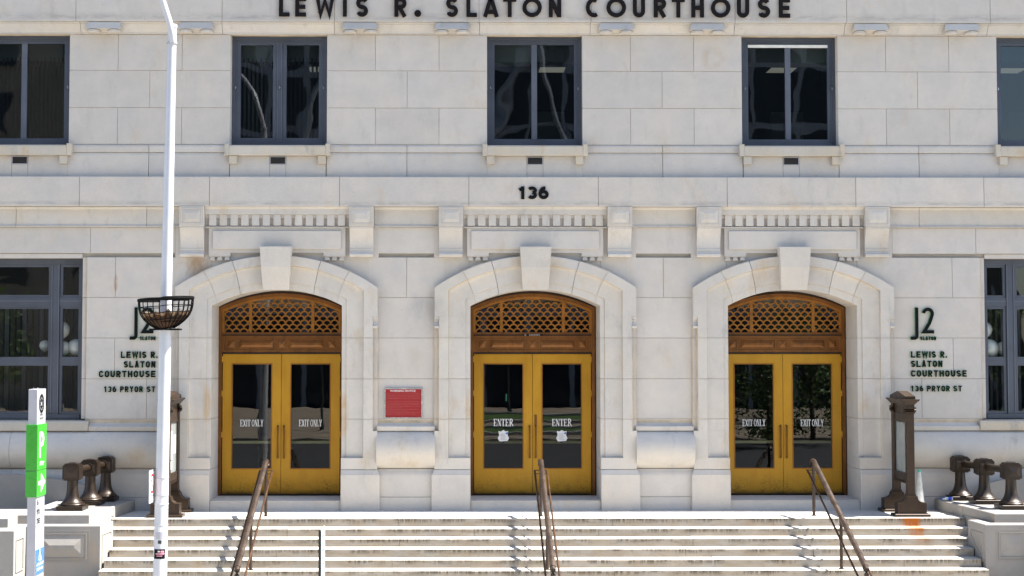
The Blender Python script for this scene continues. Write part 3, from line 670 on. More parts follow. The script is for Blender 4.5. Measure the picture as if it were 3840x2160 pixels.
YD = .90
DX = {-1: -1.185, 1: 1.185}
lobby = MB()
for bi, b0 in enumerate(BAY):
    b = b0 - .012
    dlab = ['left arched brass double door marked exit only', 'middle arched brass double door marked enter', 'right arched brass double door marked exit only'][bi]
    D = empty('entrance_door', (b, YD, .2), CH); D['label'] = dlab
    # outer dark frame, arched
    f_out = arc(1.29, 4.01, 4.315); f_in = arc(1.20, 3.98, 4.235)
    def archring(ho, fo, hi, fi, zb, y0, y1, mb, n=24, s0=None):
        secs = [[(b - ho, y0, zb), (b - ho, y1, zb), (b - hi, y1, zb), (b - hi, y0, zb)]]
        for k in range(n + 1):
            t = -1 + 2 * k / n; xo, xi = ho * t, hi * t
            secs.append([(b + xo, y0, fo(xo)), (b + xo, y1, fo(xo)), (b + xi, y1, fi(xi)), (b + xi, y0, fi(xi))])
        secs.append([(b + ho, y0, zb), (b + ho, y1, zb), (b + hi, y1, zb), (b + hi, y0, zb)])
        mb.loft(secs)
    m_ = MB(); archring(1.30, arc(1.30, 4.03, 4.33), 1.262, arc(1.262, 3.985, 4.275), .19, YD - .02, YD + .12, m_); m_.build('outer_frame', 'bronze_dark', D)
    m_ = MB(); archring(1.263, arc(1.263, 3.986, 4.276), 1.232, arc(1.232, 3.965, 4.247), .19, YD - .045, YD + .1, m_); m_.build('frame_moulding', 'bronze', D)
    m_ = MB(); archring(1.233, arc(1.233, 3.966, 4.248), 1.200, arc(1.20, 3.94, 4.212), .19, YD - .025, YD + .1, m_); m_.build('frame_moulding', 'bronze', D)
    fi = arc(1.155, 3.905, 4.168)
    m_ = MB(); archring(1.201, arc(1.201, 3.941, 4.213), 1.155, fi, 3.487, YD - .012, YD + .06, m_); m_.build('lunette_frame', 'bronze_gold', D)
    m_ = MB(); m_.box(b - 1.198, b + 1.198, YD - .03, YD + .06, 3.43, 3.486); m_.build('transom_bar', 'bronze', D)
    m_ = MB(); m_.box(b - 1.198, b + 1.198, YD - .05, YD - .031, 3.418, 3.444); m_.build('transom_lip', 'bronze_dark', D)
    # lunette scales
    PX, PZ, rr = .153, .0868, .0765
    mulls = (-.63, .63)
    cache = {}
    for rz in range(8):
        zc = 3.487 + rz * PZ
        off = 0 if rz % 2 == 0 else PX / 2
        for k in range(-9, 10):
            xc = k * PX + off
            pts = []; full = True
            for q in range(13):
                a = math.pi * q / 12; x = xc + rr * math.cos(a); z = zc + rr * math.sin(a)
                if abs(x) < 1.158 and z < fi(min(abs(x), 1.155)) + .004 and z > 3.48: pts.append((x, z))
                else: full = False
            if len(pts) < 3 or any(abs(p[0] - q_[0]) + abs(p[1] - q_[1]) > .06 for p, q_ in zip(pts, pts[1:])): continue
            yo = YD + .002 * (rz % 2) + .0007 * (k % 2)
            m_ = MB(); pline([(b + x, z) for x, z in pts], .027, yo, yo + .022, m_)
            m_.build('lattice_scale', 'bronze_gold', D)
    for mx in mulls:
        m_ = MB(); m_.box(b + mx - .028, b + mx + .028, YD - .006, YD + .05, 3.488, fi(mx) + .01); m_.build('lunette_mullion', 'bronze_gold', D)
    MB().add([(b - 1.16, YD + .055, 3.48), (b + 1.16, YD + .055, 3.48), (b + 1.16, YD + .055, 4.2), (b - 1.16, YD + .055, 4.2)], [(0, 1, 2, 3)]).build('lunette_glass', 'door_glass', D)
    # frieze of five coffers
    m_ = MB(); m_.frame(b - 1.198, b + 1.198, 3.085, 3.417, .045, YD - .02, YD + .06); m_.box(b - 1.153, b + 1.153, YD + .005, YD + .05, 3.13, 3.372); m_.build('panel_frame', 'bronze', D)
    for x0, x1 in ((-1.12, -.915), (-.88, -.135), (-.10, .10), (.135, .88), (.915, 1.12)):
        m_ = MB(); m_.frame(b + x0, b + x1, 3.145, 3.357, .022, YD - .012, YD + .005); m_.pyramid(b + x0 + .026, b + x1 - .026, 3.171, 3.331, YD + .0045, YD - .022, .02 if x1 - x0 < .3 else .25); m_.build('coffer', 'bronze', D)
    m_ = MB(); m_.box(b - 1.198, b + 1.198, YD - .035, YD + .06, 3.052, 3.084); m_.build('door_head', 'bronze_dark', D)
    # leaves
    for s in (-1, 1):
        xa, xb = sorted((b + s * .004, b + s * 1.185))
        ga, gb = (b + s * .20, b + s * .985) ; ga, gb = min(ga, gb), max(ga, gb)
        z0, z1 = .232, 3.046; gz0, gz1 = .742, 2.84
        m_ = MB()
        o = [(xa, z0), (xb, z0), (xb, z1), (xa, z1)]; i = [(ga, gz0), (gb, gz0), (gb, gz1), (ga, gz1)]
        vs = [(x, YD, z) for x, z in o + i] + [(x, YD + .045, z) for x, z in o + i]; fs = []
        for k in range(4):
            j = (k + 1) % 4; fs += [(k, j, 4 + j, 4 + k), (8 + k, 12 + k, 12 + j, 8 + j), (k, 8 + k, 8 + j, j), (4 + k, 4 + j, 12 + j, 12 + k)]
        m_.add(vs, fs); m_.build('door_leaf', 'brass', D)
        m_ = MB(); m_.frame(ga - .018, gb + .018, gz0 - .018, gz1 + .018, .02, YD - .012, YD - .0005); m_.build('glazing_bead', 'bronze_gold', D)
        MB().add([(ga, YD + .02, gz0), (gb, YD + .02, gz0), (gb, YD + .02, gz1), (ga, YD + .02, gz1)], [(0, 1, 2, 3)]).build('door_pane', 'door_glass', D)
        hx = b + s * .062 - (.0 if bi != 1 else 0)
        m_ = MB(); m_.tube([(hx, YD - .0, .955), (hx, YD - .05, .96), (hx, YD - .06, .985), (hx, YD - .062, 1.27), (hx, YD - .06, 1.56), (hx, YD - .05, 1.585), (hx, YD - .0, 1.59)], [.019, .019, .017, .014, .017, .019, .019], 8); m_.build('pull_handle', 'bronze', D, smooth=40)
        for hz in (2.94, 2.25, 1.42):
            hb = b + s * 1.196
            m_ = MB(); m_.lathe([(.011, hz - .06), (.013, hz - .055), (.013, hz + .055), (.011, hz + .06)], hb, YD - .008, 8); m_.build('hinge', 'brass', D)
        m_ = MB(); m_.box(ga, gb, YD + .07, YD + .10, 1.235, 1.29); m_.build('push_bar', 'yellow_bar', D)
        if bi == 1 and s == 1:
            m_ = MB(); m_.block(hx - .025, hx + .025, YD - .012, YD - .0005, 1.605, 1.82, .004); m_.lathe([(.012, 1.70), (.012, 1.72)], hx, YD - .014, 10); m_.build('lock_plate', 'bronze', D)
    m_ = MB(); m_.box(b - 1.23, b + 1.23, YD - .03, YD + .1, .196, .228); m_.build('door_sill', 'bronze_dark', D)
    # lobby behind
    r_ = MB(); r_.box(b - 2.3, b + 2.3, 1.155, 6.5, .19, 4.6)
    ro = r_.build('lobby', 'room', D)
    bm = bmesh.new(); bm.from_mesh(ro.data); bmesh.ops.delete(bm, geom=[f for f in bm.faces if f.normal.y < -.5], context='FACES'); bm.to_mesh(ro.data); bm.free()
m_ = MB(); m_.box(-.21, .19, YD - .062, YD - .0505, 3.418, 3.447); pl = m_.build('name_plate', 'black', CH)
m_ = MB(); pline([(-.16 + .016 * math.cos(2 * math.pi * k / 12), 3.4325 + .010 * math.sin(2 * math.pi * k / 12)) for k in range(12)], .006, YD - .0635, YD - .062, m_, True)
for k in range(7): m_.box(-.08 + k * .032, -.06 + k * .032, YD - .0635, YD - .0621, 3.424, 3.442)
m_.build('plate_print', 'sign_grey', pl)

# ------------------------------------------------------------------ windows
def room(name, x0, x1, y0, y1, z0, z1, parent, mat='room'):
    o = MB().box(x0, x1, y0, y1, z0, z1).build(name, mat, parent)
    bm = bmesh.new(); bm.from_mesh(o.data); bmesh.ops.delete(bm, geom=[f for f in bm.faces if f.normal.y < -.5], context='FACES'); bm.to_mesh(o.data); bm.free(); return o
def pane(x0, x1, z0, z1, y, parent, tilt=0., mat='glass'):
    o = MB().add([(x0, y + tilt, z0), (x1, y - tilt, z0), (x1, y - tilt * .6, z1), (x0, y + tilt * .7, z1)], [(0, 1, 2, 3)]).build('window_pane', mat, parent); return o
rw = random.Random(3)
for wi, c in enumerate(WC):
    Wn = empty('upper_window', (c, .2, 7.2), CH)
    m_ = MB(); m_.frame(c - .942, c + .942, 7.196, 9.388, .05, .16, .33); m_.build('window_frame', 'frame', Wn)
    m_ = MB(); m_.frame(c - .892, c + .892, 7.246, 9.338, .035, .185, .31); m_.build('window_frame', 'frame', Wn)
    z0, z1 = 7.30, 9.198
    if wi in (1,):
        for xa, xb in ((c - .857, c - .06), (c + .06, c + .857)):
            m_ = MB(); m_.frame(xa, xb, 7.281, 9.303, .075, .205, .29); m_.build('sash', 'frame', Wn); pane(xa + .075, xb - .075, 7.356, 9.228, .25, Wn, rw.uniform(-.003, .003))
        m_ = MB(); m_.box(c - .058, c + .058, .195, .3, 7.282, 9.302); m_.build('mullion', 'frame', Wn)
        for xx in (-.05, .034): MB().box(c + xx, c + xx + .016, .185, .1945, 7.29, 9.30).build('mullion_bead', 'frame_lt', Wn)
    else:
        dx = .02 if c > 3 else (-.02 if c < -3 else 0)
        m_ = MB(); m_.frame(c - .857, c + .857, 7.281, 9.303, .06, .205, .29); m_.build('sash', 'frame', Wn)
        m_ = MB(); m_.box(c - .055, c + .055, .2, .29, 7.342, 9.242); m_.build('mullion', 'frame_lt', Wn)
        for xa, xb in ((c - .797, c - .055), (c + .055, c + .797)): pane(xa, xb, 7.341, 9.243, .25, Wn, rw.uniform(-.003, .003))
        if wi == 3:
            m_ = MB(); m_.box(c - .80, c + .80, .18, .2045, 9.19, 9.245); m_.build('head_strip', 'white_metal', Wn)
    for xx in (-.875, .875) + ((0,) if wi == 1 else ()):
        m_ = MB(); m_.box(c + xx - .006, c + xx + .006, .15, .184, 8.33, 8.39); m_.box(c + xx + .006, c + xx + .02, .152, .182, 8.352, 8.366); m_.build('sash_stop', 'chrome', Wn)
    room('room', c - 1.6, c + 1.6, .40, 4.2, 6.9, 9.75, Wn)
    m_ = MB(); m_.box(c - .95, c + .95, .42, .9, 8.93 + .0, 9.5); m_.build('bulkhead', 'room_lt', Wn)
    for lx, ly in ((-.45, 2.0), (.55, 3.2)):
        for k in range(5): MB().box(c + lx - .28, c + lx + .28, ly + k * .13, ly + .075 + k * .13, 9.32, 9.33).build('ceiling_light', 'tube', Wn)
    if wi in (0, 1):
        for k in range(20):
            x = c - .80 + k * .085; a = rw.uniform(.5, .9)
            MB().add([(x - .03, .42 - .02, 7.25), (x + .01, .42 + .02, 7.25), (x + .01, .42 + .02, 9.0), (x - .03, .42 - .02, 9.0)], [(0, 1, 2, 3)]).build('blind_slat', 'blind', Wn)
    else:
        m_ = MB(); m_.box(c + .05, c + .75, 2.2, 2.3, 7.0, 8.2); m_.build('partition', 'room_lt', Wn)

for sgn in (-1, 1):
    Wn = empty('lower_window', (sgn * 10.2, .3, 1.76), CH)
    def bxs(x0, x1, y0, y1, z0, z1, name, mat):
        a, b = sorted((sgn * x0, sgn * x1)); return MB().box(a, b, y0, y1, z0, z1).build(name, mat, Wn)
    xs = (8.938, 12.0)
    bxs(8.938, 9.01, .26, .42, 1.77, 4.94, 'window_frame', 'frame')
    bxs(9.011, 12, .26, .42, 4.83, 4.94, 'window_frame', 'frame'); bxs(9.011, 12, .22, .42, 1.77, 1.86, 'window_frame', 'frame')
    bxs(9.435, 9.60, .25, .42, 1.861, 4.829, 'mullion', 'frame')
    for xx in (9.44, 9.575): bxs(xx, xx + .02, .235, .249, 1.87, 4.82, 'mullion_bead', 'frame_lt')
    for xa, xb in ((9.011, 9.434), (9.601, 12)):
        bxs(xa, xb, .255, .42, 4.0, 4.17, 'transom', 'frame')
        bxs(xa, xb, .245, .2545, 4.09, 4.115, 'transom_bead', 'frame_lt')
        bxs(xa, xb, .27, .40, 2.87, 2.94, 'meeting_rail', 'frame')
    for xa, xb, off in ((9.03, 9.40, .05), (9.625, 11.95, .06)):
        for z0, z1 in ((4.171, 4.829), (2.941, 3.999), (1.861, 2.869)):
            a, b = sorted((sgn * (xa - .018), sgn * (xb + .03)))
            m_ = MB(); m_.frame(a, b, z0, z1, .05, .275, .38); m_.build('sash', 'frame', Wn)
            pane(a + .05, b - .05, z0 + .05, z1 - .05, .32, Wn, rw.uniform(-.004, .004), 'clear_glass')
    a, b = sorted((sgn * 8.7, sgn * 12.5)); room('room', a, b, .45, 4.5, 1.5, 5.1, Wn)
    a, b = sorted((sgn * 8.94, sgn * 12.3)); MB().box(a, b, .03, .44, 4.945, 5.03).build('lintel_stone', 'stone', CH)
    for k in range(26):
        x = sgn * (9.0 + k * .118); dx = .035
        MB().add([(x - dx, 1.30 - .03, 1.7), (x + dx, 1.30 + .03, 1.7), (x + dx, 1.30 + .03, 4.1), (x - dx, 1.30 - .03, 4.1)], [(0, 1, 2, 3)]).build('blind_slat', 'blind_lt' if k % 3 == 0 else 'blind', Wn)
    MB().box(*sorted((sgn * 8.95, sgn * 12.2)), .46, 1.28, 2.9, 2.93).build('inner_ledge', 'room', Wn)
# balloons standing inside the lower windows
def balloon(x, y, z, r, label):
    prof = [(.002, -1.22), (.03, -1.2), (.05, -1.12)] + [(math.sin(a) * (1 if a > 1.57 else 1), math.cos(a) * (-1 if True else 1)) for a in []]
    pr = []
    for k in range(1, 18):
        a = math.pi * k / 18; pr.append((math.sin(a) * r, z - math.cos(a) * r * (1.12 if a < math.pi / 2 else 1.0)))
    pr = [(r * .04, z - r * 1.24), (r * .07, z - r * 1.20), (r * .05, z - r * 1.13)] + pr + [(r * .01, z + r)]
    o = MB().lathe(pr, 0, 0, 24).build('balloon', 'balloon', None, smooth=60); o.location = (x, y, 0)
    return tag(o, label, 'balloon', 'white balloons inside the ground floor windows')
for x, y, z, r, l in ((-9.48, .62, 3.541, .165, 'topmost white balloon behind left ground floor window'), (-9.42, .60, 3.165, .14, 'white balloon beside the mullion of left window, below the topmost one'), (-9.18, .60, 3.185, .17, 'largest white balloon at right edge of left ground floor window'), (-9.32, .80, 3.12, .11, 'small white balloon between two larger ones in left window'), (-9.90, .95, 3.22, .11, 'dim white balloon behind wide pane of left ground floor window'),
                   (9.10, .60, 3.549, .16, 'topmost white balloon behind right ground floor window'), (9.19, .58, 3.160, .19, 'large white balloon at left edge of right ground floor window'), (9.49, .62, 3.165, .14, 'white balloon behind mullion of right ground floor window')):
    balloon(x, y, z, r, l)

# ------------------------------------------------------------------ lettering (stroke alphabet)
def el(cx, cz, rx, rz, a0, a1, n=14):
    return [(cx + rx * math.cos(R(a0 + (a1 - a0) * k / n)), cz + rz * math.sin(R(a0 + (a1 - a0) * k / n))) for k in range(n + 1)]
def stad(l, r, b, t, a0=None, a1=None):   # rounded tall ring, closed
    rx = (r - l) / 2; cx = (l + r) / 2
    if t - b <= 2 * rx: return el(cx, (b + t) / 2, rx, (t - b) / 2, 0, 345, 23)
    return el(cx, t - rx, rx, rx, 0, 180, 12) + el(cx, b + rx, rx, rx, 180, 360, 12)
def glyph(ch, W, H, t, geo=False):
    """list of (points, closed) centre lines in a W x H box for stroke t"""
    l, r, b, T, m, c = t / 2, W - t / 2, t / 2, H - t / 2, H / 2, W / 2
    rx = (r - l) / 2; ry = (T - b) / 4
    q = {}
    if ch == 'L': return [([(l, H), (l, b), (W, b)], 0)]
    if ch == 'E': return [([(W, T), (l, T), (l, b), (W, b)], 0), ([(t, m), (W * .93, m)], 0)]
    if ch == 'W': return [([(l * 1.05, H), (W * .27, b * .6), (c, H * .86), (W * .73, b * .6), (W - l * 1.05, H)], 0)]
    if ch == 'I': return [([(c, 0), (c, H)], 0)]
    if ch == 'S': return [(el(c, T - ry, rx, ry, 25, 268, 14) + el(c, b + ry, rx, ry, 88, -155, 14), 0)]
    if ch in 'RP':
        h = H * (.50 if geo else .53); rz = (T - (H - h - 0) + 0) / 2; zc = H - h + .0
        bowl = [(l, 0), (l, T), (max(r - (T - zc) / 2, l + .01), T)] + el(max(r - (T - zc) / 2, l + .01), (T + zc) / 2, min((T - zc) / 2, r - l - .01), (T - zc) / 2, 80, -80, 10) + [(max(r - (T - zc) / 2, l + .01), zc), (t * .9, zc)]
        o = [(bowl, 0)]
        if ch == 'R': o.append(([(c * .95, zc - t * .3), (r + t * .05, 0)], 0))
        return o
    if ch == 'A': return [([(l * 1.1, 0), (c - t * .10, H * .97), (c + t * .10, H * .97), (W - l * 1.1, 0)], 0), ([(W * .24, H * .26), (W * .76, H * .26)], 0)]
    if ch == 'T': return [([(0, T), (W, T)], 0), ([(c, T - t / 2), (c, 0)], 0)]
    if ch in 'O0': return [(el(c, m, rx, (T - b) / 2, 0, 348, 29) if geo else stad(l, r, b, T), 1)]
    if ch == 'C':
        if geo: return [(el(c * 1.22, m, rx * 1.22, (T - b) / 2, 62, 298, 20), 0)]
        return [(el(c, T - rx, rx, rx, 8, 180, 10) + el(c, b + rx, rx, rx, 180, 352, 10), 0)]
    if ch == 'N': return [([(l, 0), (l, H)], 0), ([(r, 0), (r, H)], 0), ([(l * 1.1, H * .96), (W - l * 1.1, H * .04)], 0)]
    if ch == 'U': return [([(l, H)] + el(c, b + rx, rx, rx, 180, 360, 12) + [(r, H)], 0)]
    if ch == 'H': return [([(l, 0), (l, H)], 0), ([(r, 0), (r, H)], 0), ([(t, m), (W - t, m)], 0)]
    if ch == 'Y': return [([(l, H), (c, m * .95), (r, H)], 0), ([(c, m), (c, 0)], 0)]
    if ch == 'X': return [([(l, 0), (r, H)], 0), ([(l, H), (r, 0)], 0)]
    if ch == '.': return [(el(c, t * .55, t * .28, t * .28, 0, 324, 9), 1)] if geo else [([(c, 0), (c, t * 1.1)], 0)]
    if ch == '1': return [([(c + t * .2, 0), (c + t * .2, H)], 0), ([(c + t * .1, H - t * .55), (W * .12, H * .72)], 0)]
    if ch == '2': return [(el(c, T - rx, rx, rx, 172, -20, 12) + [(W * .62, H * .40), (l * 1.25, b), (W, b)], 0)]
    if ch == '3': return [(el(c, T - ry, rx, ry, 150, -80, 12), 0), (el(c, b + ry * 1.05, rx, ry * 1.05, 85, -150, 12), 0)]
    if ch == '6': return [(stad(l, r, b, H * .60), 1), (el(c + rx * .25, H * .42, rx * 1.25, T - H * .42, 78, 180, 10), 0)]
    if ch == 'J': return [([(r, H)] + el(r - rx * 1.2, b + rx * 1.2, rx * 1.2, rx * 1.2, 0, -75, 10) + [(0, b)], 0)]
    if ch == 'D': return [([(l, b), (l, T), (c, T)] + el(c, m, rx, (T - b) / 2, 85, -85, 10) + [(c, b), (l, b)], 0)]
    return []
def letter(ch, x, z, W, H, t, yf, yb, mats, parent, geo=False, name='letter'):
    mb = MB()
    for k, (pts, cl) in enumerate(glyph(ch, W, H, t, geo)):
        pline([(x + px, z + pz) for px, pz in pts], t * (.56 if ch == '.' and geo else 1), yf - .0012 * k, yb, mb, bool(cl), (0, len(mats) - 1))
    return mb.build(name, mats, parent)

# name on the frieze
HL = tag(empty('frieze_lettering', (0, -.2, 9.7)), 'large dark bronze capitals LEWIS R. SLATON COURTHOUSE across the frieze', 'lettering')
heads = [('L', -5.061, -4.853), ('E', -4.743, -4.527), ('W', -4.345, -3.965), ('I', -3.81, -3.715), ('S', -3.54, -3.305), ('R', -2.784, -2.544), ('.', -2.37, -2.275), ('S', -1.762, -1.527), ('L', -1.362, -1.151), ('A', -1.036, -.717), ('T', -.634, -.373), ('O', -.253, .131), ('N', .27, .516),
         ('C', .994, 1.274), ('O', 1.412, 1.80), ('U', 1.936, 2.176), ('R', 2.349, 2.595), ('T', 2.708, 2.964), ('H', 3.095, 3.344), ('O', 3.483, 3.87), ('U', 4.001, 4.243), ('S', 4.418, 4.657), ('E', 4.832, 5.055)]
for ch, a, b in heads:
    letter(ch, a, 9.708, b - a, .385, .078 if ch != '.' else .12, -.262, -.222, ['frieze_letter'], HL, True)
    if ch != '.':
        MB().tube([((a + b) / 2 + random.uniform(-.05, .05) * 0 + (0 if ch in 'ITN' else -(b - a) * .36), -.235, 9.80), ((a + b) / 2 + (0 if ch in 'ITN' else -(b - a) * .36), -.19, 9.80)], .008, 6).build('standoff_pin', 'frieze_letter', HL)
# house number
HN = tag(empty('house_number', (-.03, -.21, 6.1)), 'black numerals 136 on the band above the middle door', 'number')
for ch, a, b in (('1', -.335, -.19), ('3', -.165, .03), ('6', .06, .262)):
    letter(ch, a, 6.096, b - a, .25, .064, -.235, -.207, ['black'], HN, True, 'numeral')
# wall signs
def sign_text(txt, x0, x1, z, H, t, parent, ratio=None):
    adv = {'I': .45, '.': .45, ' ': .55, '1': .8, 'W': 1.35, 'J': .9}
    tot = sum(adv.get(c, 1.) for c in txt) - .24
    u = (x1 - x0) / tot; x = x0
    for c in txt:
        a = adv.get(c, 1.)
        if c != ' ': letter(c, x, z, u * (a - .24), H, t, -.034, -.010, ['black', 'green_edge'], parent)
        x += u * a
def wall_sign(cx_j, name_x, lab, right):
    W_ = tag(empty('wall_sign', (name_x, -.02, 2.3)), lab, 'sign', 'green edged address lettering on the wall piers')
    j = -7.978 if not right else 7.428
    letter('J', j, 3.328, .155, .64, .066, -.05, -.012, ['black', 'green_edge'], W_)
    letter('2', j + .225, 3.455, .24, .512, .066, -.05, -.012, ['black', 'green_edge'], W_)
    sign_text('SLATON', j + .192, j + .506, 3.322, .073, .0155, W_)
    if right:
        rows = (('LEWIS R.', 7.431, 8.145, 2.977), ('SLATON', 7.431, 8.053, 2.792), ('COURTHOUSE', 7.429, 8.531, 2.602)); ad = (7.427, 8.434, 2.312)
    else:
        rows = (('LEWIS R.', -8.151, -7.431, 2.972), ('SLATON', -8.092, -7.47, 2.783), ('COURTHOUSE', -8.576, -7.469, 2.594)); ad = (-8.474, -7.471, 2.303)
    for t, a, b, z in rows: sign_text(t, a, b, z, .126, .027, W_)
    sign_text('136 PRYOR ST', ad[0], ad[1], ad[2], .112, .022, W_)
wall_sign(0, -7.9, 'black J2 Slaton Courthouse address lettering on the wall pier behind the white lamp post', False)
wall_sign(0, 7.9, 'black J2 Slaton Courthouse address lettering on the pier beside the right door', True)

# serif print on the door glass
def serif(ch, x, z, W, H, y, mb):
    T, th, sf = W * .24, H * .055, H * .07
    def bar(x0, x1, z0, z1):
        bar.k += 1; yy = y - .0002 * bar.k; mb.box(x + x0, x + x1, yy, y + .001, z + z0, z + z1)
    bar.k = 0
    def dia(x0, x1, wd): bar.k += 1; pline([(x + x0, z), (x + x1, z + H)], wd, y - .0002 * bar.k, y + .001, mb)
    if ch in 'EL':
        bar(W * .12, W * .12 + T, 0, H); bar(0, W * (.45 if ch == 'L' else .95), H - th, H) if ch == 'L' else bar(0, W * .9, H - th, H)
        bar(0, W * .95, 0, th); bar(W * .85, W * .95, 0, H * .25)
        if ch == 'E': bar(W * .8, W * .9, H * .76, H); bar(W * .3, W * .72, H * .5 - th / 2, H * .5 + th / 2); bar(W * .64, W * .72, H * .38, H * .62)
    elif ch == 'I': bar(W * .5 - T * .8, W * .5 + T * .8, 0, H); bar(W * .1, W * .9, 0, th); bar(W * .1, W * .9, H - th, H)
    elif ch == 'T': bar(W * .5 - T / 2, W * .5 + T / 2, 0, H); bar(0, W, H - th, H); bar(0, W * .1, H * .75, H); bar(W * .9, W, H * .75, H); bar(W * .25, W * .75, 0, th)
    elif ch == 'N': bar(W * .12, W * .20, 0, H); bar(W * .80, W * .88, 0, H); dia(W * .82, W * .18, T); bar(0, W * .3, 0, th); bar(0, W * .3, H - th, H); bar(W * .68, W, H - th, H)
    elif ch == 'X': dia(W * .85, W * .15, T); dia(W * .15, W * .85, th * 1.4); bar(0, W * .3, 0, th); bar(W * .7, W, 0, th); bar(0, W * .3, H - th, H); bar(W * .7, W, H - th, H)
    elif ch == 'Y':
        bar(W * .5 - T / 2, W * .5 + T / 2, 0, H * .5); bar(W * .28, W * .72, 0, th)
        pline([(x + W * .5, z + H * .42), (x + W * .15, z + H)], T * .9, y - .0011, y + .001, mb); pline([(x + W * .5, z + H * .42), (x + W * .88, z + H)], th * 1.4, y - .0013, y + .001, mb)
        bar(0, W * .35, H - th, H); bar(W * .7, W, H - th, H)
    elif ch == 'O': pline([(x + px, z + pz) for px, pz in el(W / 2, H / 2, W * .38, H * .47, 0, 345, 23)], T * .7, y - .0004, y + .001, mb, True)
    elif ch == 'R':
        bar(W * .12, W * .12 + T, 0, H); bar(0, W * .5, 0, th); pline([(x + W * .1, z + H - th / 2), (x + W * .5, z + H - th / 2)] + [(x + px, z + pz) for px, pz in el(W * .5, H * .75, W * .32, H * .22, 85, -85, 8)] + [(x + W * .2, z + H * .5)], th * 2, y - .0014, y + .001, mb)
        pline([(x + W * .5, z + H * .5), (x + W, z)], T * .9, y - .0016, y + .001, mb)
def door_print(txt, x0, x1, z, H, door_x, s):
    adv = {'I': .55, ' ': .38, 'O': 1.05}
    tot = sum(adv.get(c, 1.) for c in txt); u = (x1 - x0) / tot; x = x0; mb = MB()
    for c in txt:
        a = adv.get(c, 1.)
        if c != ' ': serif(c, x, z, u * a * .95, H, YD + .014, mb)
        x += u * a
    return mb
doors_ = [o for o in bpy.data.objects if o.name.startswith('entrance_door')]
for D in doors_:
    bx0 = D.location.x
    for s in (-1, 1):
        c = bx0 + s * .5925
        if abs(bx0) > 1: door_print('EXIT ONLY', c - .235, c + .235, 1.585, .135, bx0, s).build('door_lettering', 'sign_white', D)
        else:
            door_print('ENTER', c - .2, c + .2, 1.588, .145, bx0, s).build('door_lettering', 'sign_white', D)
            # badge shaped decal
            zc = 1.375
            sh = [(-.0, .135), (.05, .105), (.10, .115), (.085, .03), (.115, -.03), (.085, -.09), (.0, -.13), (-.085, -.09), (-.115, -.03), (-.085, .03), (-.10, .115), (-.05, .105)]
            bd = MB().prism([(c + px, zc + pz) for px, pz in sh], 'y', YD + .0125, YD + .0135).build('badge_sticker', 'sign_white', D)
            pr = MB()
            for k in range(7): pr.box(c - .055, c + .035 + .03 * (k % 3 == 0), YD + .0115, YD + .0124, zc + .055 - k * .02, zc + .062 - k * .02)
            pr.build('badge_print', 'sign_grey', D)
            MB().prism([(c + .045, zc + .075), (c + .09, zc + .10), (c + .085, zc + .055), (c + .06, zc + .045)], 'y', YD + .0112, YD + .0124).build('badge_print', 'sign_blue', D)
            MB().prism([(c - .07, zc - .098), (c + .085, zc - .088), (c, zc - .128)], 'y', YD + .0112, YD + .0124).build('badge_print', 'black', D)
for k in range(6): MB().box(-.513, -.505, 2.2, 2.21, 2.06 + k * .024, 2.070 + k * .024).build('indicator_light', 'led', doors_[1])

# ------------------------------------------------------------------ warning notice
WN = tag(empty('warning_notice', (-2.595, -.03, 1.79)), 'red framed warning notice with white print on the wall between left and middle doors', 'sign')
x0, x1, z0, z1 = -2.968, -2.225, 1.786, 2.380
MB().box(x0 + .012, x1 - .012, -.03, -.002, z0 + .012, z1 - .012).build('notice_panel', 'sign_red', WN)
MB().frame(x0, x1, z0, z1, .0195, -.042, -.001).build('notice_frame', 'chrome', WN)
def text_mesh(txt, x, z, size, y, mat, parent, width=None, name='printed_text', off=.0, center=False, rot=None):
    cu = bpy.data.curves.new('txt', 'FONT'); cu.body = txt; cu.size = size; cu.offset = off; cu.resolution_u = 2
    o = bpy.data.objects.new('txt', cu); COL.objects.link(o); bpy.context.view_layer.update()
    me = bpy.data.meshes.new_from_object(o.evaluated_get(bpy.context.evaluated_depsgraph_get())); bpy.data.objects.remove(o)
    xs = [v.co.x for v in me.vertices]; 
    if not xs: return
    w_ = max(xs) - min(xs); k = (width / w_) if width else 1.; mn = min(xs)
    for v in me.vertices:
        px = (v.co.x - mn) * k - (w_ * k / 2 if center else 0)
        if rot: v.co = Vector((y, x + px, z + v.co.y))      # on a face looking towards +x
        else: v.co = Vector((x + px, y, z + v.co.y))
    me.materials.clear(); me.materials.append(M[mat]); me.name = name
    ob = bpy.data.objects.new(name, me); COL.objects.link(ob); ob.parent = parent; ob.matrix_parent_inverse = Matrix.Translation(-gloc(parent)); return ob
text_mesh('WARNING NOTICE', x0 + .11, 2.308, .055, -.032, 'sign_white', WN, .50, off=.0004)
lines = ['ALL PERSONS ENTERING THE JUSTICE CENTER COMPLEX', 'WILL BE SUBJECT TO A SEARCH OF THEIR PERSON,', 'POSSESSIONS AND MATERIALS FOR PROHIBITED ITEMS', 'PROHIBITED ITEMS INCLUDE, BUT NOT LIMITED TO:', '', '-ALCOHOLIC BEVERAGES-NARCOTIC DRUG-CAMERAS', '-RECORDING DEVICES (AUDIO AND/OR VIDEO)-FIREARMS', '-FLAMMABLE DEVICES-MARTIAL ARTS DEVICES-', '-CHEMICAL DEFENSE SPRAY-ANY DEVICES WITH A BLADE', '  DESIGNED FOR CUTTING.', '-ANY DEVICE SUCH AS A STUN GUN DESIGNED TO', 'DELIVER AN ELECTRIC SHOCK.', '-ANY DEVICE NOT SPECIFICALLY LISTED WHICH IN THE', 'OPINION OF THE DEPUTY SHERIFF, IS A WEAPON.']
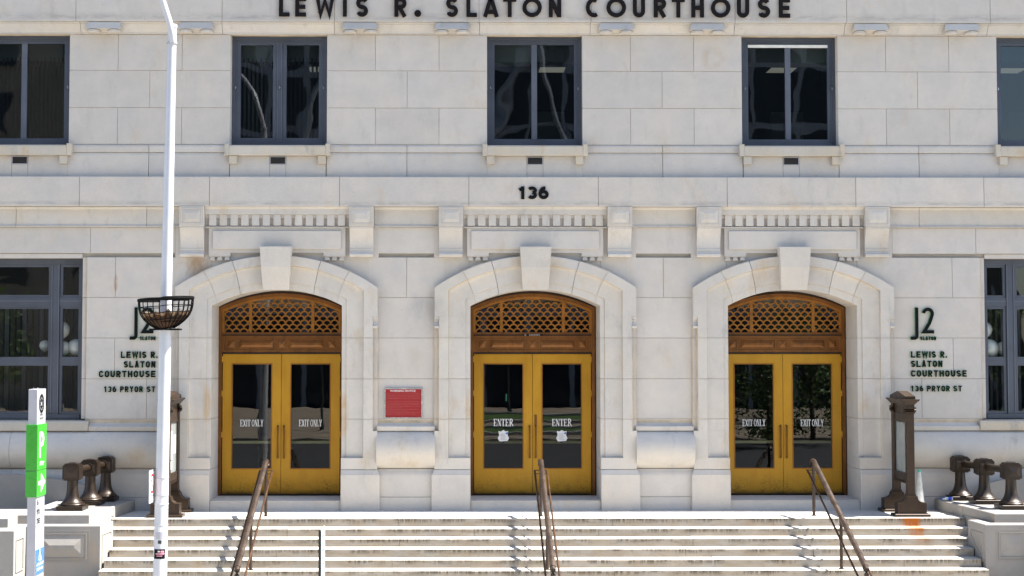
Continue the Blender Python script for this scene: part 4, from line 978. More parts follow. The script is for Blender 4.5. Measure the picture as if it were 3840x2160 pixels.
for k, t in enumerate(lines):
    if t.strip(): text_mesh(t, x0 + .028, 2.262 - k * .0305, .0165, -.032, 'notice_ink', WN, {9: .32, 11: .42, 13: .59}.get(k, .66), off=-.0004)

# ------------------------------------------------------------------ cheek walls
def framed_panel(mb, x0, x1, z0, z1, y):
    mb.frame(x0, x1, z0, z1, .018, y - .004, y + .012); 
for sgn in (-1, 1):
    side = 'left' if sgn < 0 else 'right'
    cw = tag(empty('cheek_wall', (sgn * 8.5, -1.8, GZ)), f'granite cheek wall with pedestals and bronze bollards at the {side} end of the steps', 'wall')
    def X(a, b): return sorted((sgn * a, sgn * b))
    def pz(pts, z0, z1, name, c=.012):
        P = [(sgn * x, y) for x, y in pts]; cx_ = sum(p[0] for p in P) / len(P); cy_ = sum(p[1] for p in P) / len(P)
        I = [(x + (c if x < cx_ else -c), y + (c if y < cy_ else -c)) for x, y in P]; n = len(P)
        vs = [(x, y, z0) for x, y in P] + [(x, y, z1 - c) for x, y in P] + [(x, y, z1) for x, y in I]
        fs = [tuple(range(n)), tuple(range(2 * n, 3 * n))]
        for k in range(n):
            j = (k + 1) % n; fs += [(k, j, n + j, n + k), (n + k, n + j, 2 * n + j, 2 * n + k)]
        return MB().add(vs, fs).build(name, 'stone_cheek', cw)
    pz([(7.82, -.152), (7.94, -1.5), (9.30, -1.5), (9.28, -.152)], -.03, .215, 'cap_stone')
    pz([(7.942, -1.506), (8.06, -2.93), (9.32, -2.93), (9.30, -1.506)], .0525, .215, 'cap_stone')
    pz([(9.327, -3.52), (13.5, -3.52), (13.5, -1.95), (9.310, -1.95)], .053, .216, 'cap_stone')
    pz([(7.745, -2.42), (7.80, -3.20), (9.09, -3.20), (9.09, -2.42)], GZ, .0515, 'pedestal')
    pz([(7.955, -.2), (7.955, -2.415), (9.085, -2.415), (9.085, -.2)], GZ, .0500, 'pedestal')
    px0, px1, pz0, pz1 = (-8.85, -8.07, -.50, -.12) if sgn < 0 else (8.07, 8.85, -.50, -.12)
    m_ = MB(); m_.frame(px0 - .085, px1 + .085, pz0 - .085, pz1 + .085, .020, -3.206, -3.199); m_.build('panel_moulding', 'stone_cheek', cw)
    m_ = MB(); m_.frame(px0 - .035, px1 + .035, pz0 - .035, pz1 + .035, .018, -3.216, -3.199); m_.build('panel_moulding', 'stone_cheek', cw)
    MB().pyramid(px0, px1, pz0, pz1, -3.1995, -3.248 if sgn < 0 else -3.212, .12).build('raised_panel', 'stone_cheek', cw)
    def flx(y): return sgn * (7.745 + .055 * (-2.42 - y) / .78 - .003)
    poly = [(-3.08, -.12), (-2.55, -.12), (-2.55, -.20), (-3.08, -.62)]
    for k in range(4):
        (ya, za), (yb, zb) = poly[k], poly[(k + 1) % 4]
        MB().tube([(flx(ya), ya, za), (flx(yb), yb, zb)], .011, 6).build('flank_moulding', 'stone_cheek', cw)
    # outer, more forward pedestal
    pz([(9.10, -3.95), (13.4, -3.95), (13.4, -1.9), (9.095, -1.9)], GZ, .0512, 'pedestal')
    fl = sgn * 9.095
    for (ya, za), (yb, zb) in (((-3.82, -.13), (-3.38, -.13)), ((-3.38, -.13), (-3.38, -.68)), ((-3.38, -.68), (-3.82, -.68)), ((-3.82, -.68), (-3.82, -.13))): MB().tube([(fl, ya, za), (fl, yb, zb)], .012, 6).build('flank_moulding', 'stone_cheek', cw)
    a, b = X(9.6, 12.5); m_ = MB(); m_.frame(a, b, -.7, -.14, .03, -3.962, -3.949); m_.build('panel_moulding', 'stone_cheek', cw)
    # sloped areaway parapet against the plinth
    aw = MB()
    pts = [(8.70, -.9), (8.70, .515), (9.06, .60), (10.1, .735), (11.0, .72), (13, .72), (13, -.9)]
    aw.prism([(sgn * x, z) for x, z in pts], 'y', -.43, -.30)
    tag(aw.build('areaway_parapet', 'stone_cheek'), f'low sloping granite parapet behind the {side} cheek wall', 'wall')

    # bronze bollard railing
    br = tag(empty('bollard_railing', (sgn * 8.4, -1.0, .216)), f'three dark bronze bollards joined by a round rail on the {side} cheek wall', 'railing')
    pos = [(sgn * (8.56 if sgn < 0 else 8.65), -2.10), (sgn * (8.47 if sgn < 0 else 8.49), -1.10), (sgn * (8.34 if sgn < 0 else 8.26), -.385)]
    for k, (px, py) in enumerate(pos):
        q = empty('bollard', (px, py, .216), br)
        m_ = MB(); hb = .24 if k == 0 else .235
        hb = min(hb, .215 if k == 2 else .245)
        m_.block(px - hb, px + hb, py - hb, py + hb, .221, .298, .006); m_.build('bollard_plate', 'bollard', q)
        m_ = MB(); m_.lathe([(.205, .299), (.218, .305), (.222, .322), (.210, .338), (.198, .342), (.197, .350), (.182, .362), (.158, .388), (.134, .43), (.115, .485), (.103, .56), (.098, .65), (.096, .74), (.096, .76)], px, py, 28); m_.build('bollard_shaft', 'bollard', q, smooth=35)
        hw = .152
        m_ = MB()
        for z0, z1, e in ((.755, .775, .125), (.7755, 1.025, hw), (1.0255, 1.045, .135), (1.0455, 1.062, .118)):
            m_.box(px - e, px + e, py - e, py + e, z0, z1)
        m_.lathe([(.10, 1.0625), (.095, 1.072), (.06, 1.08), (.01, 1.083)], px, py, 4, rot=math.pi / 4)
        for dx, dy in ((0, -1), (0, 1)):
            e = .134; y0_ = hw + .010
            if dx == 0:
                m_.box(px - e, px + e, py + dy * hw if dy > 0 else py - y0_, py + y0_ if dy > 0 else py - hw, .80, 1.0)
            else: m_.box(px + hw if dx > 0 else px - y0_, px + y0_ if dx > 0 else px - hw, py - e, py + e, .825, 1.0)
        m_.pyramid(px - .118, px + .118, .815, .985, py - y0_ - .0005, py - y0_ - .020, .04)
        m_.build('bollard_head', 'bollard', q)
    for (xa, ya), (xb, yb) in zip(pos, pos[1:]):
        m_ = MB(); n = Vector((xb - xa, yb - ya, 0)).normalized()
        pa = Vector((xa, ya, .915)) + n * .13; pb = Vector((xb, yb, .915)) - n * .13
        m_.tube([pa, pb], .068, 16); m_.tube([pa + n * .028, pa + n * .05], .095, 16); m_.tube([pb - n * .05, pb - n * .028], .095, 16); m_.build('round_rail', 'bollard', br, smooth=40)

# ------------------------------------------------------------------ bronze display kiosks
def kiosk(cx, lab, paper):
    K = tag(empty('display_kiosk', (cx, -.84, 0)), lab, 'kiosk', 'bronze display kiosks on the landing')
    for py in (-1.31, -.37):
        F = empty('kiosk_foot', (cx, py, 0), K)
        d0, d1 = py - .17, py + .17
        MB().block(cx - .335, cx + .335, d0, d1, .0, .055, .01).build('foot_plate', 'kiosk', F)
        prof = [(-.27, .055), (.27, .055), (.27, .255), (.19, .262), (.165, .275), (.12, .31), (.105, .36), (.10, .385), (-.10, .385), (-.105, .36), (-.12, .31), (-.165, .275), (-.19, .262), (-.27, .255)]
        MB().prism([(cx + x, z) for x, z in prof], 'y', d0 + .05, d1 - .05).build('foot_body', 'kiosk', F)
        m_ = MB(); pr2 = [(cx + x * .82, .08 + (z - .055) * .82) for x, z in prof]; pline(pr2, .012, d0 + .043, d0 + .052, m_, True); m_.build('foot_moulding', 'kiosk', F)
    for py in (-1.31, -.37):
        m_ = MB(); t = .070
        m_.block(cx - t, cx + t, py - t, py + t, .386, 1.93, .008); m_.box(cx - t - .012, cx + t + .012, py - t - .012, py + t + .012, .387, .42); m_.build('post', 'kiosk', K)
        m_ = MB()
        m_.box(cx - .085, cx + .085, py - .085, py + .085, 1.9305, 1.96); m_.tube([(cx - .12, py, 1.985), (cx + .12, py, 1.985)], .032, 12); m_.box(cx - .10, cx + .10, py - .10, py + .10, 2.02, 2.05)
        m_.box(cx - .075, cx + .075, py - .075, py + .075, 2.0505, 2.10); m_.build('capital', 'kiosk', K)
    ya, yb = -1.238, -.442
    m_ = MB(); m_.box(cx - .05, cx + .05, ya, yb, 1.80, 1.93); m_.box(cx - .045, cx + .045, ya, yb, 1.931, 2.10); m_.build('panel_rail', 'kiosk', K)
    m_ = MB(); m_.box(cx - .05, cx + .05, ya, yb, .60, .75); m_.box(cx - .06, cx + .06, ya, yb, .715, .735); m_.build('panel_rail', 'kiosk', K)
    m_ = MB()
    for k in range(13): m_.box(cx - .058, cx + .058, ya + .03 + k * .058, ya + .055 + k * .058, .61, .655)
    m_.build('egg_and_dart', 'kiosk', K)
    m_ = MB()
    for s in (-1, 1):
        xx = cx + s * .045; r0 = [(ya + .001, .751), (yb - .001, .751), (yb - .001, 1.799), (ya + .001, 1.799)]; r1 = [(ya + .05, .80), (yb - .05, .80), (yb - .05, 1.75), (ya + .05, 1.75)]
        vs = [(xx - .012, y, z) for y, z in r0 + r1] + [(xx + .012, y, z) for y, z in r0 + r1]; fs = []
        for k in range(4):
            j = (k + 1) % 4; fs += [(k, j, 4 + j, 4 + k), (8 + k, 12 + k, 12 + j, 8 + j), (k, 8 + k, 8 + j, j), (4 + k, 4 + j, 12 + j, 12 + k)]
        m_.add(vs, fs)
    m_.build('display_frame', 'kiosk', K)
    MB().box(cx - .035, cx + .035, ya + .05, yb - .05, .80, 1.75).build('display_pane', 'display', K)
    if paper:
        for (y0, y1, z0, z1) in ((-1.14, -.88, 1.05, 1.58), (-.80, -.56, 1.15, 1.50), (-1.15, -.95, .86, 1.02)):
            MB().box(cx + .036, cx + .0375, y0, y1, z0, z1).build('pinned_paper', 'sign_white', K)
    # cornice and low pediment
    m_ = MB()
    for e0, z0, z1, e1 in ((.085, 2.1005, 2.13, .10), (.11, 2.1305, 2.16, .125), (.14, 2.1605, 2.20, .16)):
        L0, L1 = -1.31 - e0, -.37 + e0; l0, l1 = -1.31 - e1, -.37 + e1
        m_.loft([[(cx - e0, L0, z0), (cx + e0, L0, z0), (cx + e0, L1, z0), (cx - e0, L1, z0)], [(cx - e1, l0, z1), (cx + e1, l0, z1), (cx + e1, l1, z1), (cx - e1, l1, z1)]])
    m_.build('cornice', 'kiosk', K)
    m_ = MB(); m_.prism([(-1.38, 2.2005), (-.30, 2.2005), (-.30, 2.255), (-.84, 2.345), (-1.38, 2.255)], 'x', cx - .095, cx + .095); m_.build('pediment', 'kiosk', K)
kiosk(-7.0, 'bronze display kiosk on the landing beside the left door, behind the white lamp post', True)
kiosk(7.02, 'bronze display kiosk standing above the rust stain on the right end of the landing', False)

# white cone and bottle near the right kiosk
c_ = MB(); c_.lathe([(.155, .0), (.155, .03), (.11, .035), (.105, .06), (.035, .74), (.03, .76)], 0, 0, 20); c_.lathe([(.031, .761), (.03, .80), (.02, .81)], 0, 0, 14, 1)
co = c_.build('delineator_cone', ['cone', 'cone_green'], None, smooth=40); co.location = (7.45, -.42, 0)
tag(co, 'worn white cone with green tip standing behind the right kiosk', 'cone')
bt = empty('plastic_bottle', (8.0, -.42, .255)); tag(bt, 'clear plastic water bottle with blue label lying at the rear right bollard', 'bottle')
m_ = MB(); m_.tube([(7.86, -.55, .255), (7.875, -.55, .255), (7.89, -.552, .255), (7.93, -.555, .255), (8.08, -.565, .255), (8.1, -.566, .255)], [.014, .014, .016, .033, .034, .028], 12); m_.build('bottle_body', 'plastic', bt, smooth=40)
m_ = MB(); m_.tube([(7.96, -.557, .255), (8.03, -.562, .255)], .0355, 12); m_.build('bottle_label', 'label_blue', bt, smooth=40)
m_ = MB(); m_.tube([(7.842, -.549, .255), (7.859, -.55, .255)], .0165, 10); m_.build('bottle_cap', 'label_blue', bt)

# ------------------------------------------------------------------ handrails
SL = RIS / TR
def handrail(x, lab, k):
    H = tag(empty('handrail', (x, LIP, 0)), lab, 'handrail', 'bronze handrails down the steps')
    y0 = -1.22; ye = -4.98
    def zr(y): return 1.045 + (y - y0) * SL if y < y0 else 1.045
    for py in (y0, y0 - 2.12):
        n = 0 if py > LIP else int((LIP - py) / TR) + 1
        base = -RIS * n
        m_ = MB(); m_.tube([(x, py, base), (x, py, zr(py) - .03)], .030, 14); m_.lathe([(.055, base + .001), (.055, base + .012), (.034, base + .016)], x, py, 14); m_.build('rail_post', 'rail', H, smooth=40)
    # broad moulded rail
    sec = [(-.050, -.012), (-.046, -.026), (-.03, -.034), (.03, -.034), (.046, -.026), (.050, -.012), (.048, .008), (.028, .018), (.012, .026), (-.012, .026), (-.028, .018), (-.048, .008)]
    path = [(y0 + .10, zr(y0) - .10), (y0 + .125, zr(y0) - .05), (y0 + .10, zr(y0) - .012), (y0 + .04, zr(y0) + .004)] + [(y0 - .02 - (y0 - ye - .02) * q / 8, zr(y0 - .02 - (y0 - ye - .02) * q / 8) + .004) for q in range(9)]
    secs = []
    for i, (py, pz) in enumerate(path):
        a = path[max(i - 1, 0)]; c = path[min(i + 1, len(path) - 1)]
        d = Vector((c[0] - a[0], c[1] - a[1])).normalized(); nn = Vector((d.y, -d.x))
        if i < 2: nn = Vector((.8, .4)).normalized() if i else Vector((1, 0))
        if nn.y < 0 and i >= 2: nn = -nn
        secs.append([(x + u, py + nn.x * v, pz + nn.y * v) for u, v in sec])
    m_ = MB(); m_.loft(secs); m_.build('broad_rail', 'rail', H, smooth=40)
    # two lower pipes on brackets
    for s in (-1, 1):
        xx = x + s * .115
        m_ = MB(); m_.tube([(xx, y0 + .03, zr(y0) - .195)] + [(xx, y, zr(y) - .19) for y in (y0 - .02, y0 - .8, y0 - 1.6, y0 - 2.6, ye)], .019, 12); m_.build('lower_pipe', 'rail_thin', H, smooth=40)
        for py in (y0, y0 - 2.12):
            m_ = MB(); m_.tube([(x + s * .025, py, zr(py) - .25), (x + s * .08, py, zr(py) - .25), (xx, py, zr(py) - .235), (xx, py, zr(py) - .20)], .009, 8); m_.build('pipe_bracket', 'rail', H, smooth=40)
    m_ = MB(); m_.tube([(x - .115, y0 + .02, zr(y0) - .19), (x + .115, y0 + .02, zr(y0) - .19)], .010, 8); m_.build('pipe_bracket', 'rail', H, smooth=40)
    m_ = MB(); m_.tube([(x, ye + .02, zr(ye) - .02), (x, ye - .06, zr(ye) - .05), (x, ye - .07, zr(ye) - .12), (x, ye - .06, GZ)], [.05, .05, .042, .034], 14); m_.build('end_newel', 'rail', H, smooth=40)
handrail(-5.14, 'bronze handrail in front of the left door', 0)
handrail(.045, 'bronze handrail in front of the middle door', 1)
handrail(5.21, 'bronze handrail in front of the right door', 2)

# ------------------------------------------------------------------ white lamp post
PX0, PY0 = -6.311, -5.58
LP = tag(empty('lamp_post', (PX0, PY0, GZ)), 'tall white painted lamp post on the sidewalk left of the steps', 'lamp post')
zt = 8.40; xt = -6.18
def px_at(z): return PX0 + (xt - PX0) * (z - GZ) / (zt - GZ)
m_ = MB(); n = 12
m_.tube([(px_at(GZ + (zt - GZ) * k / n), PY0, GZ + (zt - GZ) * k / n) for k in range(n + 1)], [.117 - .047 * k / n for k in range(n + 1)], 28); m_.build('pole_shaft', 'pole', LP, smooth=40)
m_ = MB(); m_.lathe([(.078, zt - .02), (.082, zt), (.078, zt + .03), (.03, zt + .045)], xt, PY0, 24); m_.build('pole_cap', 'pole', LP, smooth=40)
m_ = MB()
for zz in (.33, .66): m_.lathe([(.1135, zz - .006), (.115, zz), (.1135, zz + .006)], px_at(zz), PY0, 28)
m_.build('pole_seam', 'pole', LP, smooth=40)
m_ = MB(); m_.lathe([(.080, 8.11), (.086, 8.115), (.086, 8.145), (.080, 8.15)], px_at(8.13), PY0, 24); m_.build('arm_collar', 'sign_grey', LP, smooth=40)
m_ = MB(); m_.tube([(-6.155, PY0 - .10, 8.12), (-6.165, PY0 - .13, 8.25), (-6.20, PY0 - .16, 8.45), (-6.29, PY0 - .20, 8.74), (-6.46, PY0 - .3, 9.25), (px_at(8.3) - .8, PY0 - .9, 9.9), (px_at(8.3) - 1.5, PY0 - 1.7, 10.2)], [.048, .052, .052, .05, .047, .043, .04], 16); m_.build('lamp_arm', 'pole', LP, smooth=50)
m_ = MB(); m_.lathe([(.05, 10.14), (.16, 10.15), (.18, 10.2), (.12, 10.27), (.03, 10.29)], px_at(8.3) - 1.6, PY0 - 1.8, 20); m_.build('lamp_head', 'sign_grey', LP, smooth=40)
def onpole(z0, z1, a0, a1, name, mat, parent, r=.002):
    vs = []; fs = []; n = 8
    for z in (z0, z1):
        rad = .117 - .047 * (z - GZ) / (zt - GZ) + r
        for k in range(n + 1):
            a = R(a0 + (a1 - a0) * k / n); vs.append((px_at(z) + rad * math.sin(a), PY0 - rad * math.cos(a), z))
    fs = [(k, k + 1, n + 2 + k, n + 1 + k) for k in range(n)]
    return MB().add(vs, fs).build(name, mat, parent)
st = onpole(-.205, -.05, -50, 52, 'sticker', 'black', LP)
onpole(-.135, -.115, -30, 45, 'sticker_print', 'sticker_pink', LP, .0035); onpole(-.105, -.075, 12, 40, 'sticker_print', 'sticker_pink', LP, .0035); onpole(-.165, -.152, -22, 25, 'sticker_print', 'sticker_pink', LP, .0035)
onpole(-.10, -.075, -12, 6, 'sticker_print', 'sign_white', LP, .0035)
onpole(.035, .09, -12, 18, 'sticker', 'vent', LP); onpole(.11, .22, -40, 35, 'sticker_residue', 'sign_grey', LP, .0012); onpole(.22, .30, -14, 16, 'sticker_residue', 'sign_white', LP, .0014)
MB().block(px_at(-1.0) - .06, px_at(-1.0) + .06, PY0 - .125, PY0 - .1, -1.15, -.85, .006).build('hand_hole_cover', 'pole', LP)
for zz in (.80, 1.08, 3.47, 3.96):
    m_ = MB(); m_.lathe([(.112 - .005 * zz, zz - .009), (.1165 - .005 * zz, zz - .008), (.1165 - .005 * zz, zz + .008), (.112 - .005 * zz, zz + .009)], px_at(zz), PY0, 24); m_.build('steel_strap', 'sign_grey', LP, smooth=40)
def blur_print(yc, z, H, W, n, x, mat, parent, name='worn_print'):
    """a row of illegible printed marks on a face looking towards +x"""
    m_ = MB(); u = W / n
    for k in range(n):
        y0 = yc - W / 2 + k * u; h = H * (.75 + .25 * ((k * 7 + n) % 3) / 2)
        m_.add([(x, y0 + u * .12, z), (x, y0 + u * .42, z), (x, y0 + u * .42, z + h), (x, y0 + u * .12, z + h)], [(0, 1, 2, 3)])
        m_.add([(x + .0004, y0 + u * .42, z + h * .6), (x + .0004, y0 + u * .86, z + h * .6), (x + .0004, y0 + u * .86, z + h), (x + .0004, y0 + u * .42, z + h)], [(0, 1, 2, 3)])
    o = m_.build(name, mat, parent); o['kind'] = 'stuff'; return o
# no parking sign fixed to the post, seen almost edge on
NP = tag(empty('parking_sign', (PX0 - .13, PY0, .9)), 'small no parking sign seen nearly edge on at the side of the lamp post', 'sign')
sx = px_at(.95) - .128
def roundrect(y0, y1, z0, z1, r):
    o = []
    for cy, cz, a in ((y1 - r, z1 - r, 0), (y0 + r, z1 - r, 90), (y0 + r, z0 + r, 180), (y1 - r, z0 + r, 270)): o += [(cy + r * math.cos(R(a + 22.5 * k)), cz + r * math.sin(R(a + 22.5 * k))) for k in range(5)]
    return o
sy0, sy1, sz0, sz1 = PY0 - .40, PY0 + .04, .70, 1.215
MB().prism(roundrect(sy0, sy1, sz0, sz1, .035), 'x', sx - .004, sx + .004).build('sign_plate', 'sign_white', NP)
def ringx(cy, cz, r, wd, x, mb, n=24):
    vs = []; fs = []
    for k in range(n):
        a = 2 * math.pi * k / n
        for q in (r - wd / 2, r + wd / 2): vs.append((x, cy + q * math.cos(a), cz + q * math.sin(a)))
    for k in range(n): j = (k + 1) % n; fs.append((2 * k, 2 * j, 2 * j + 1, 2 * k + 1))
    mb.add(vs, fs)
cy_, cz_ = (sy0 + sy1) / 2, 1.00
m_ = MB(); ringx(cy_, cz_, .14, .042, sx + .0045, m_); m_.add([(sx + .0048, cy_ - .085, cz_ + .065), (sx + .0048, cy_ - .065, cz_ + .085), (sx + .0048, cy_ + .085, cz_ - .065), (sx + .0048, cy_ + .065, cz_ - .085)], [(0, 1, 2, 3)]); m_.build('prohibition_ring', 'sign_red', NP)
m_ = MB(); rr_ = roundrect(sy0 + .012, sy1 - .012, sz0 + .012, sz1 - .012, .028)
vs = [(sx + .0043, y, z) for y, z in rr_] + [(sx + .0043, y + (.008 if y < cy_ else -.008), z + (.008 if z < .93 else -.008)) for y, z in rr_]; n = len(rr_)
m_.add(vs, [(k, (k + 1) % n, n + (k + 1) % n, n + k) for k in range(n)]); m_.build('sign_border', 'black', NP)
text_mesh('P', cy_, cz_ - .055, .16, sx + .0047, 'black', NP, .075, 'sign_print', .004, True, True)
blur_print(cy_, .77, .055, .26, 4, sx + .0047, 'black', NP)
for zz in (.80, 1.08): MB().box(sx + .005, px_at(.95) - .10, PY0 - .03, PY0 + .03, zz - .008, zz + .008).build('sign_bracket', 'sign_grey', NP)

# hanging baskets around the post
HB = tag(empty('planter_basket', (px_at(3.9), PY0, 3.46)), 'black wire basket with ruffled brown coco liner around the lamp post', 'basket')
bx, by = -6.238, PY0 - .02
TILT = .046
def rad(t): return .13 + .31 * (1 - (1 - t) ** 3)     # t 0 bottom .. 1 rim
def bp(a, t, dr=0.):
    r = rad(t) + dr; x = r * math.cos(a); y = r * math.sin(a)
    if math.cos(a) * 0 == 0: x += .0
    return (bx + x, by + y, 3.472 + .483 * t + x * TILT + (.012 if x > 0 else 0))
m_ = MB()
for t in (1.0, .965): m_.tube([bp(2 * math.pi * k / 40, t) for k in range(40)], .017, 8, closed=True)
m_.build('basket_rim', 'wire', HB, smooth=40)
m_ = MB()
for s in (-1, 1): m_.box(bx - .36, bx + .36, by + s * .115 - .006, by + s * .115 + .006, 3.93, 3.955)
m_.build('basket_strap', 'wire', HB)
for t in (.74, .52, .30): MB().tube([bp(2 * math.pi * k / 40, t) for k in range(40)], .008, 6, closed=True).build('hoop_wire', 'wire', HB, smooth=40)
for k in range(26):
    a = 2 * math.pi * (k + .3) / 26
    MB().tube([bp(a, q / 7) for q in range(8)], .0078, 6).build('rib_wire', 'wire', HB, smooth=40)
for s in (0, math.pi): MB().tube([bp(s, q / 9) for q in range(10)], .013, 8).build('end_strap', 'wire', HB, smooth=40)
ln = MB(); NA = 78; NT = 9; secs = []
rl = random.Random(11)
edge = [.46 + .055 * math.sin(k * 2 * math.pi / 6) + rl.uniform(-.035, .035) for k in range(NA)]
for q in range(NT):
    row_ = []
    for k in range(NA):
        a = 2 * math.pi * k / NA; t = edge[k] * q / (NT - 1)
        dr = -.012 - .013 * (1 + math.cos(2 * math.pi * k / 6 * 2)) * (.3 + q / NT) + (rl.uniform(-.006, .006))
        row_.append(bp(a, t, dr))
    secs.append(row_)
ln.loft(secs, True, False); ln.add([bp(2 * math.pi * k / NA, 0, -.03) for k in range(NA)], [tuple(range(NA))])
ln.build('coco_liner', 'liner', HB, smooth=80)
fr = MB(); secs = []
for q in range(4):
    row_ = []
    for k in range(NA):
        a = 2 * math.pi * k / NA; t = edge[k] + .012 + (q - 1) * .028 + (rl.uniform(-.02, .05) if q == 3 else 0)
        dr = -.012 - .013 * (1 + math.cos(2 * math.pi * k / 6 * 2)) * 1.25 + .008 + rl.uniform(-.012, .012)
        row_.append(bp(a, t, dr))
    secs.append(row_)
fr.loft(secs, True, False); fr.build('frayed_edge', 'liner_edge', HB)
so = MB()
for k in range(60):
    a = rl.uniform(0, 6.28); r = rl.uniform(.10, .30); z = 3.60 + rl.uniform(-.02, .05); s = rl.uniform(.015, .04)
    if r < .1: continue
    x, y = bx + r * math.cos(a), by + r * math.sin(a)
    so.add([(x - s, y - s, z), (x + s, y - s * .6, z + rl.uniform(-.02, .02)), (x + s * .7, y + s, z), (x - s, y + s * .8, z + rl.uniform(-.02, .03)), (x, y, z + s * rl.uniform(.5, 1.2))], [(0, 1, 4), (1, 2, 4), (2, 3, 4), (3, 0, 4)])
so.add([(bx + .29 * math.cos(2 * math.pi * k / 24), by + .29 * math.sin(2 * math.pi * k / 24), 3.58) for k in range(24)], [tuple(range(24))])
so.build('dry_moss', 'soil', HB)
m_ = MB(); m_.box(bx - .24, bx + .24, by - .14, by + .14, 3.452, 3.476); m_.build('basket_bracket', 'wire', HB)

# ------------------------------------------------------------------ wayfinding totem
TX1, TX0, TY0, TY1 = -7.90, -8.035, -7.05, -6.57
TT = tag(empty('wayfinding_totem', (-7.96, -6.8, GZ)), 'tall silver and green wayfinding totem with parking arrow at the left', 'sign')
MB().block(TX0, TX1, TY0, TY1, GZ, 2.535, .004).build('totem_body', 'sign_grey', TT)
for z0, z1 in ((1.309, 2.0), (.905, 1.299)): MB().block(TX0 - .025, TX1 + .016, TY0 - .02, TY1 + .02, z0, z1, .004).build('green_panel', 'sign_green', TT)
for q in (.06, .30): MB().lathe([(.012, 2.535), (.012, 2.55), (.004, 2.556)], TX0 + .06, TY0 + q, 8).build('cap_bolt', 'chrome', TT)
fx = TX1 + .0015; fg = TX1 + .0175; ym = (TY0 + TY1) / 2
m_ = MB(); ringx(ym, 2.31, .125, .05, fx, m_, 28); ringx(ym, 2.31, .055, .045, fx, m_, 20)
for k in range(12):
    a = k * math.pi / 6; m_.add([(fx + .0005, ym + math.cos(a + d) * r, 2.31 + math.sin(a + d) * r) for d, r in ((-.1, .05), (.1, .05), (.1, .11), (-.1, .11))], [(0, 1, 2, 3)])
m_.build('city_seal', 'black', TT)
blur_print(ym, 2.12, .04, .19, 5, fx, 'black', TT); blur_print(ym, 2.065, .04, .22, 6, fx, 'black', TT)
text_mesh('P', ym - .02, 1.50, .55, fg, 'sign_white', TT, .27, 'totem_print', .010, True, True)
blur_print(ym, 1.37, .07, .26, 4, fg, 'sign_white', TT)
m_ = MB(); m_.add([(fg, y, z) for y, z in ((TY0 + .06, 1.08), (TY0 + .20, 1.08), (TY0 + .20, .96), (TY1 - .04, 1.11), (TY0 + .20, 1.26), (TY0 + .20, 1.14), (TY0 + .06, 1.14))], [tuple(range(7))]); m_.build('arrow', 'sign_white', TT)
for t, z in (('136', .78), ('PRYOR', .64), ('STREET', .50)): text_mesh(t, TY0 + .04, z, .105, fx, 'black', TT, {'136': .10, 'PRYOR': .17, 'STREET': .2}[t], 'totem_print', .004, False, True)
MB().box(TX1, TX1 + .001, TY0 + .003, TY1 - .003, .462, .468).build('panel_seam', 'vent', TT)
blur_print(TY0 + .20, .30, .12, .32, 4, fx, 'pale_red', TT); blur_print(TY0 + .17, .155, .11, .26, 3, fx, 'pale_red', TT)
MB().box(TX1, TX1 + .006, TY0 + .004, TY1 - .004, -.275, .105).build('access_panel', 'sign_blue', TT)
fb = TX1 + .0075; m_ = MB(); ringx(ym - .02, -.03, .045, .018, fb, m_, 16); m_.add([(fb + .0004, y, z) for y, z in ((ym - .03, .0), (ym - .0, .0), (ym, .07), (ym - .03, .07))], [(0, 1, 2, 3)]); ringx(ym - .02, .088, .009, .018, fb, m_, 10)
m_.add([(fb + .0004, y, z) for y, z in ((ym, .0), (ym + .05, .0), (ym + .08, -.08), (ym + .055, -.085), (ym + .03, -.02), (ym, -.02))], [tuple(range(6))]); m_.build('wheelchair_symbol', 'sign_white', TT)
blur_print(ym, -.15, .05, .38, 9, fb, 'sign_white', TT); blur_print(ym, -.22, .05, .36, 8, fb, 'sign_white', TT)

# ------------------------------------------------------------------ near street sign, edge on
NS = tag(empty('street_sign', (-3.28, -10.6, GZ)), 'white street sign on a dark post seen edge on before the steps', 'sign')
MB().box(-3.308, -3.256, -10.64, -10.59, GZ, .81).build('sign_post', 'dark_post', NS)
MB().prism(roundrect(-10.86, -10.38, .05, .845, .03), 'x', -3.255, -3.248).build('sign_plate', 'sign_white', NS)
m_ = MB()
for k in range(7): m_.box(-3.2478, -3.2472, -10.80, -10.5 - .05 * (k % 2), .72 - k * .09, .76 - k * .09)
m_.build('sign_print', 'sign_blue', NS)

# ------------------------------------------------------------------ across the street (seen in the glass)
OB = tag(empty('office_building', (2, -66, GZ)), 'dark glass office building with pale fins mirrored in the courthouse windows', 'building')
MB().box(-20, 26, -80, -66, GZ - .2, 40).build('glass_wall', 'far_glass', OB)
for k in range(17): MB().box(-19.8 + k * 2.8, -19.45 + k * 2.8, -66.25, -65.95, GZ, 40).build('pale_fin', 'far_fin', OB)
for z in (5.2, 9, 12.8, 16.6, 20.4, 24.2, 28, 32): MB().box(-20, 26, -66.2, -65.97, z, z + .5).build('floor_band', 'far_fin', OB)
m_ = MB()
for a, b in (((-4, 6), (6, 30)), ((9, 4), (2, 26)), ((-14, 8), (-8, 28)), ((14, 6), (8, 28))): m_.tube([(a[0], -65.6, a[1]), (b[0], -65.6, b[1])], .28, 8)
m_.build('diagonal_brace', 'far_fin', OB)
GT = tag(empty('glass_tower', (30, -72, GZ)), 'tall dark glass tower with a slanted edge mirrored in the far right window', 'building')
MB().prism([(27, GZ - .2), (36, GZ - .2), (25.5, 60), (20, 60), (20, 41), (27, 41)], 'y', -84, -70).build('tower_glass', 'far_glass', GT)
for k in range(3): MB().prism([(28.5 + k * 2.6, GZ), (28.8 + k * 2.6, GZ), (21.0 + k * 2.0, 58), (20.7 + k * 2.0, 58)], 'y', -70.2, -69.95).build('pale_fin', 'far_fin', GT)
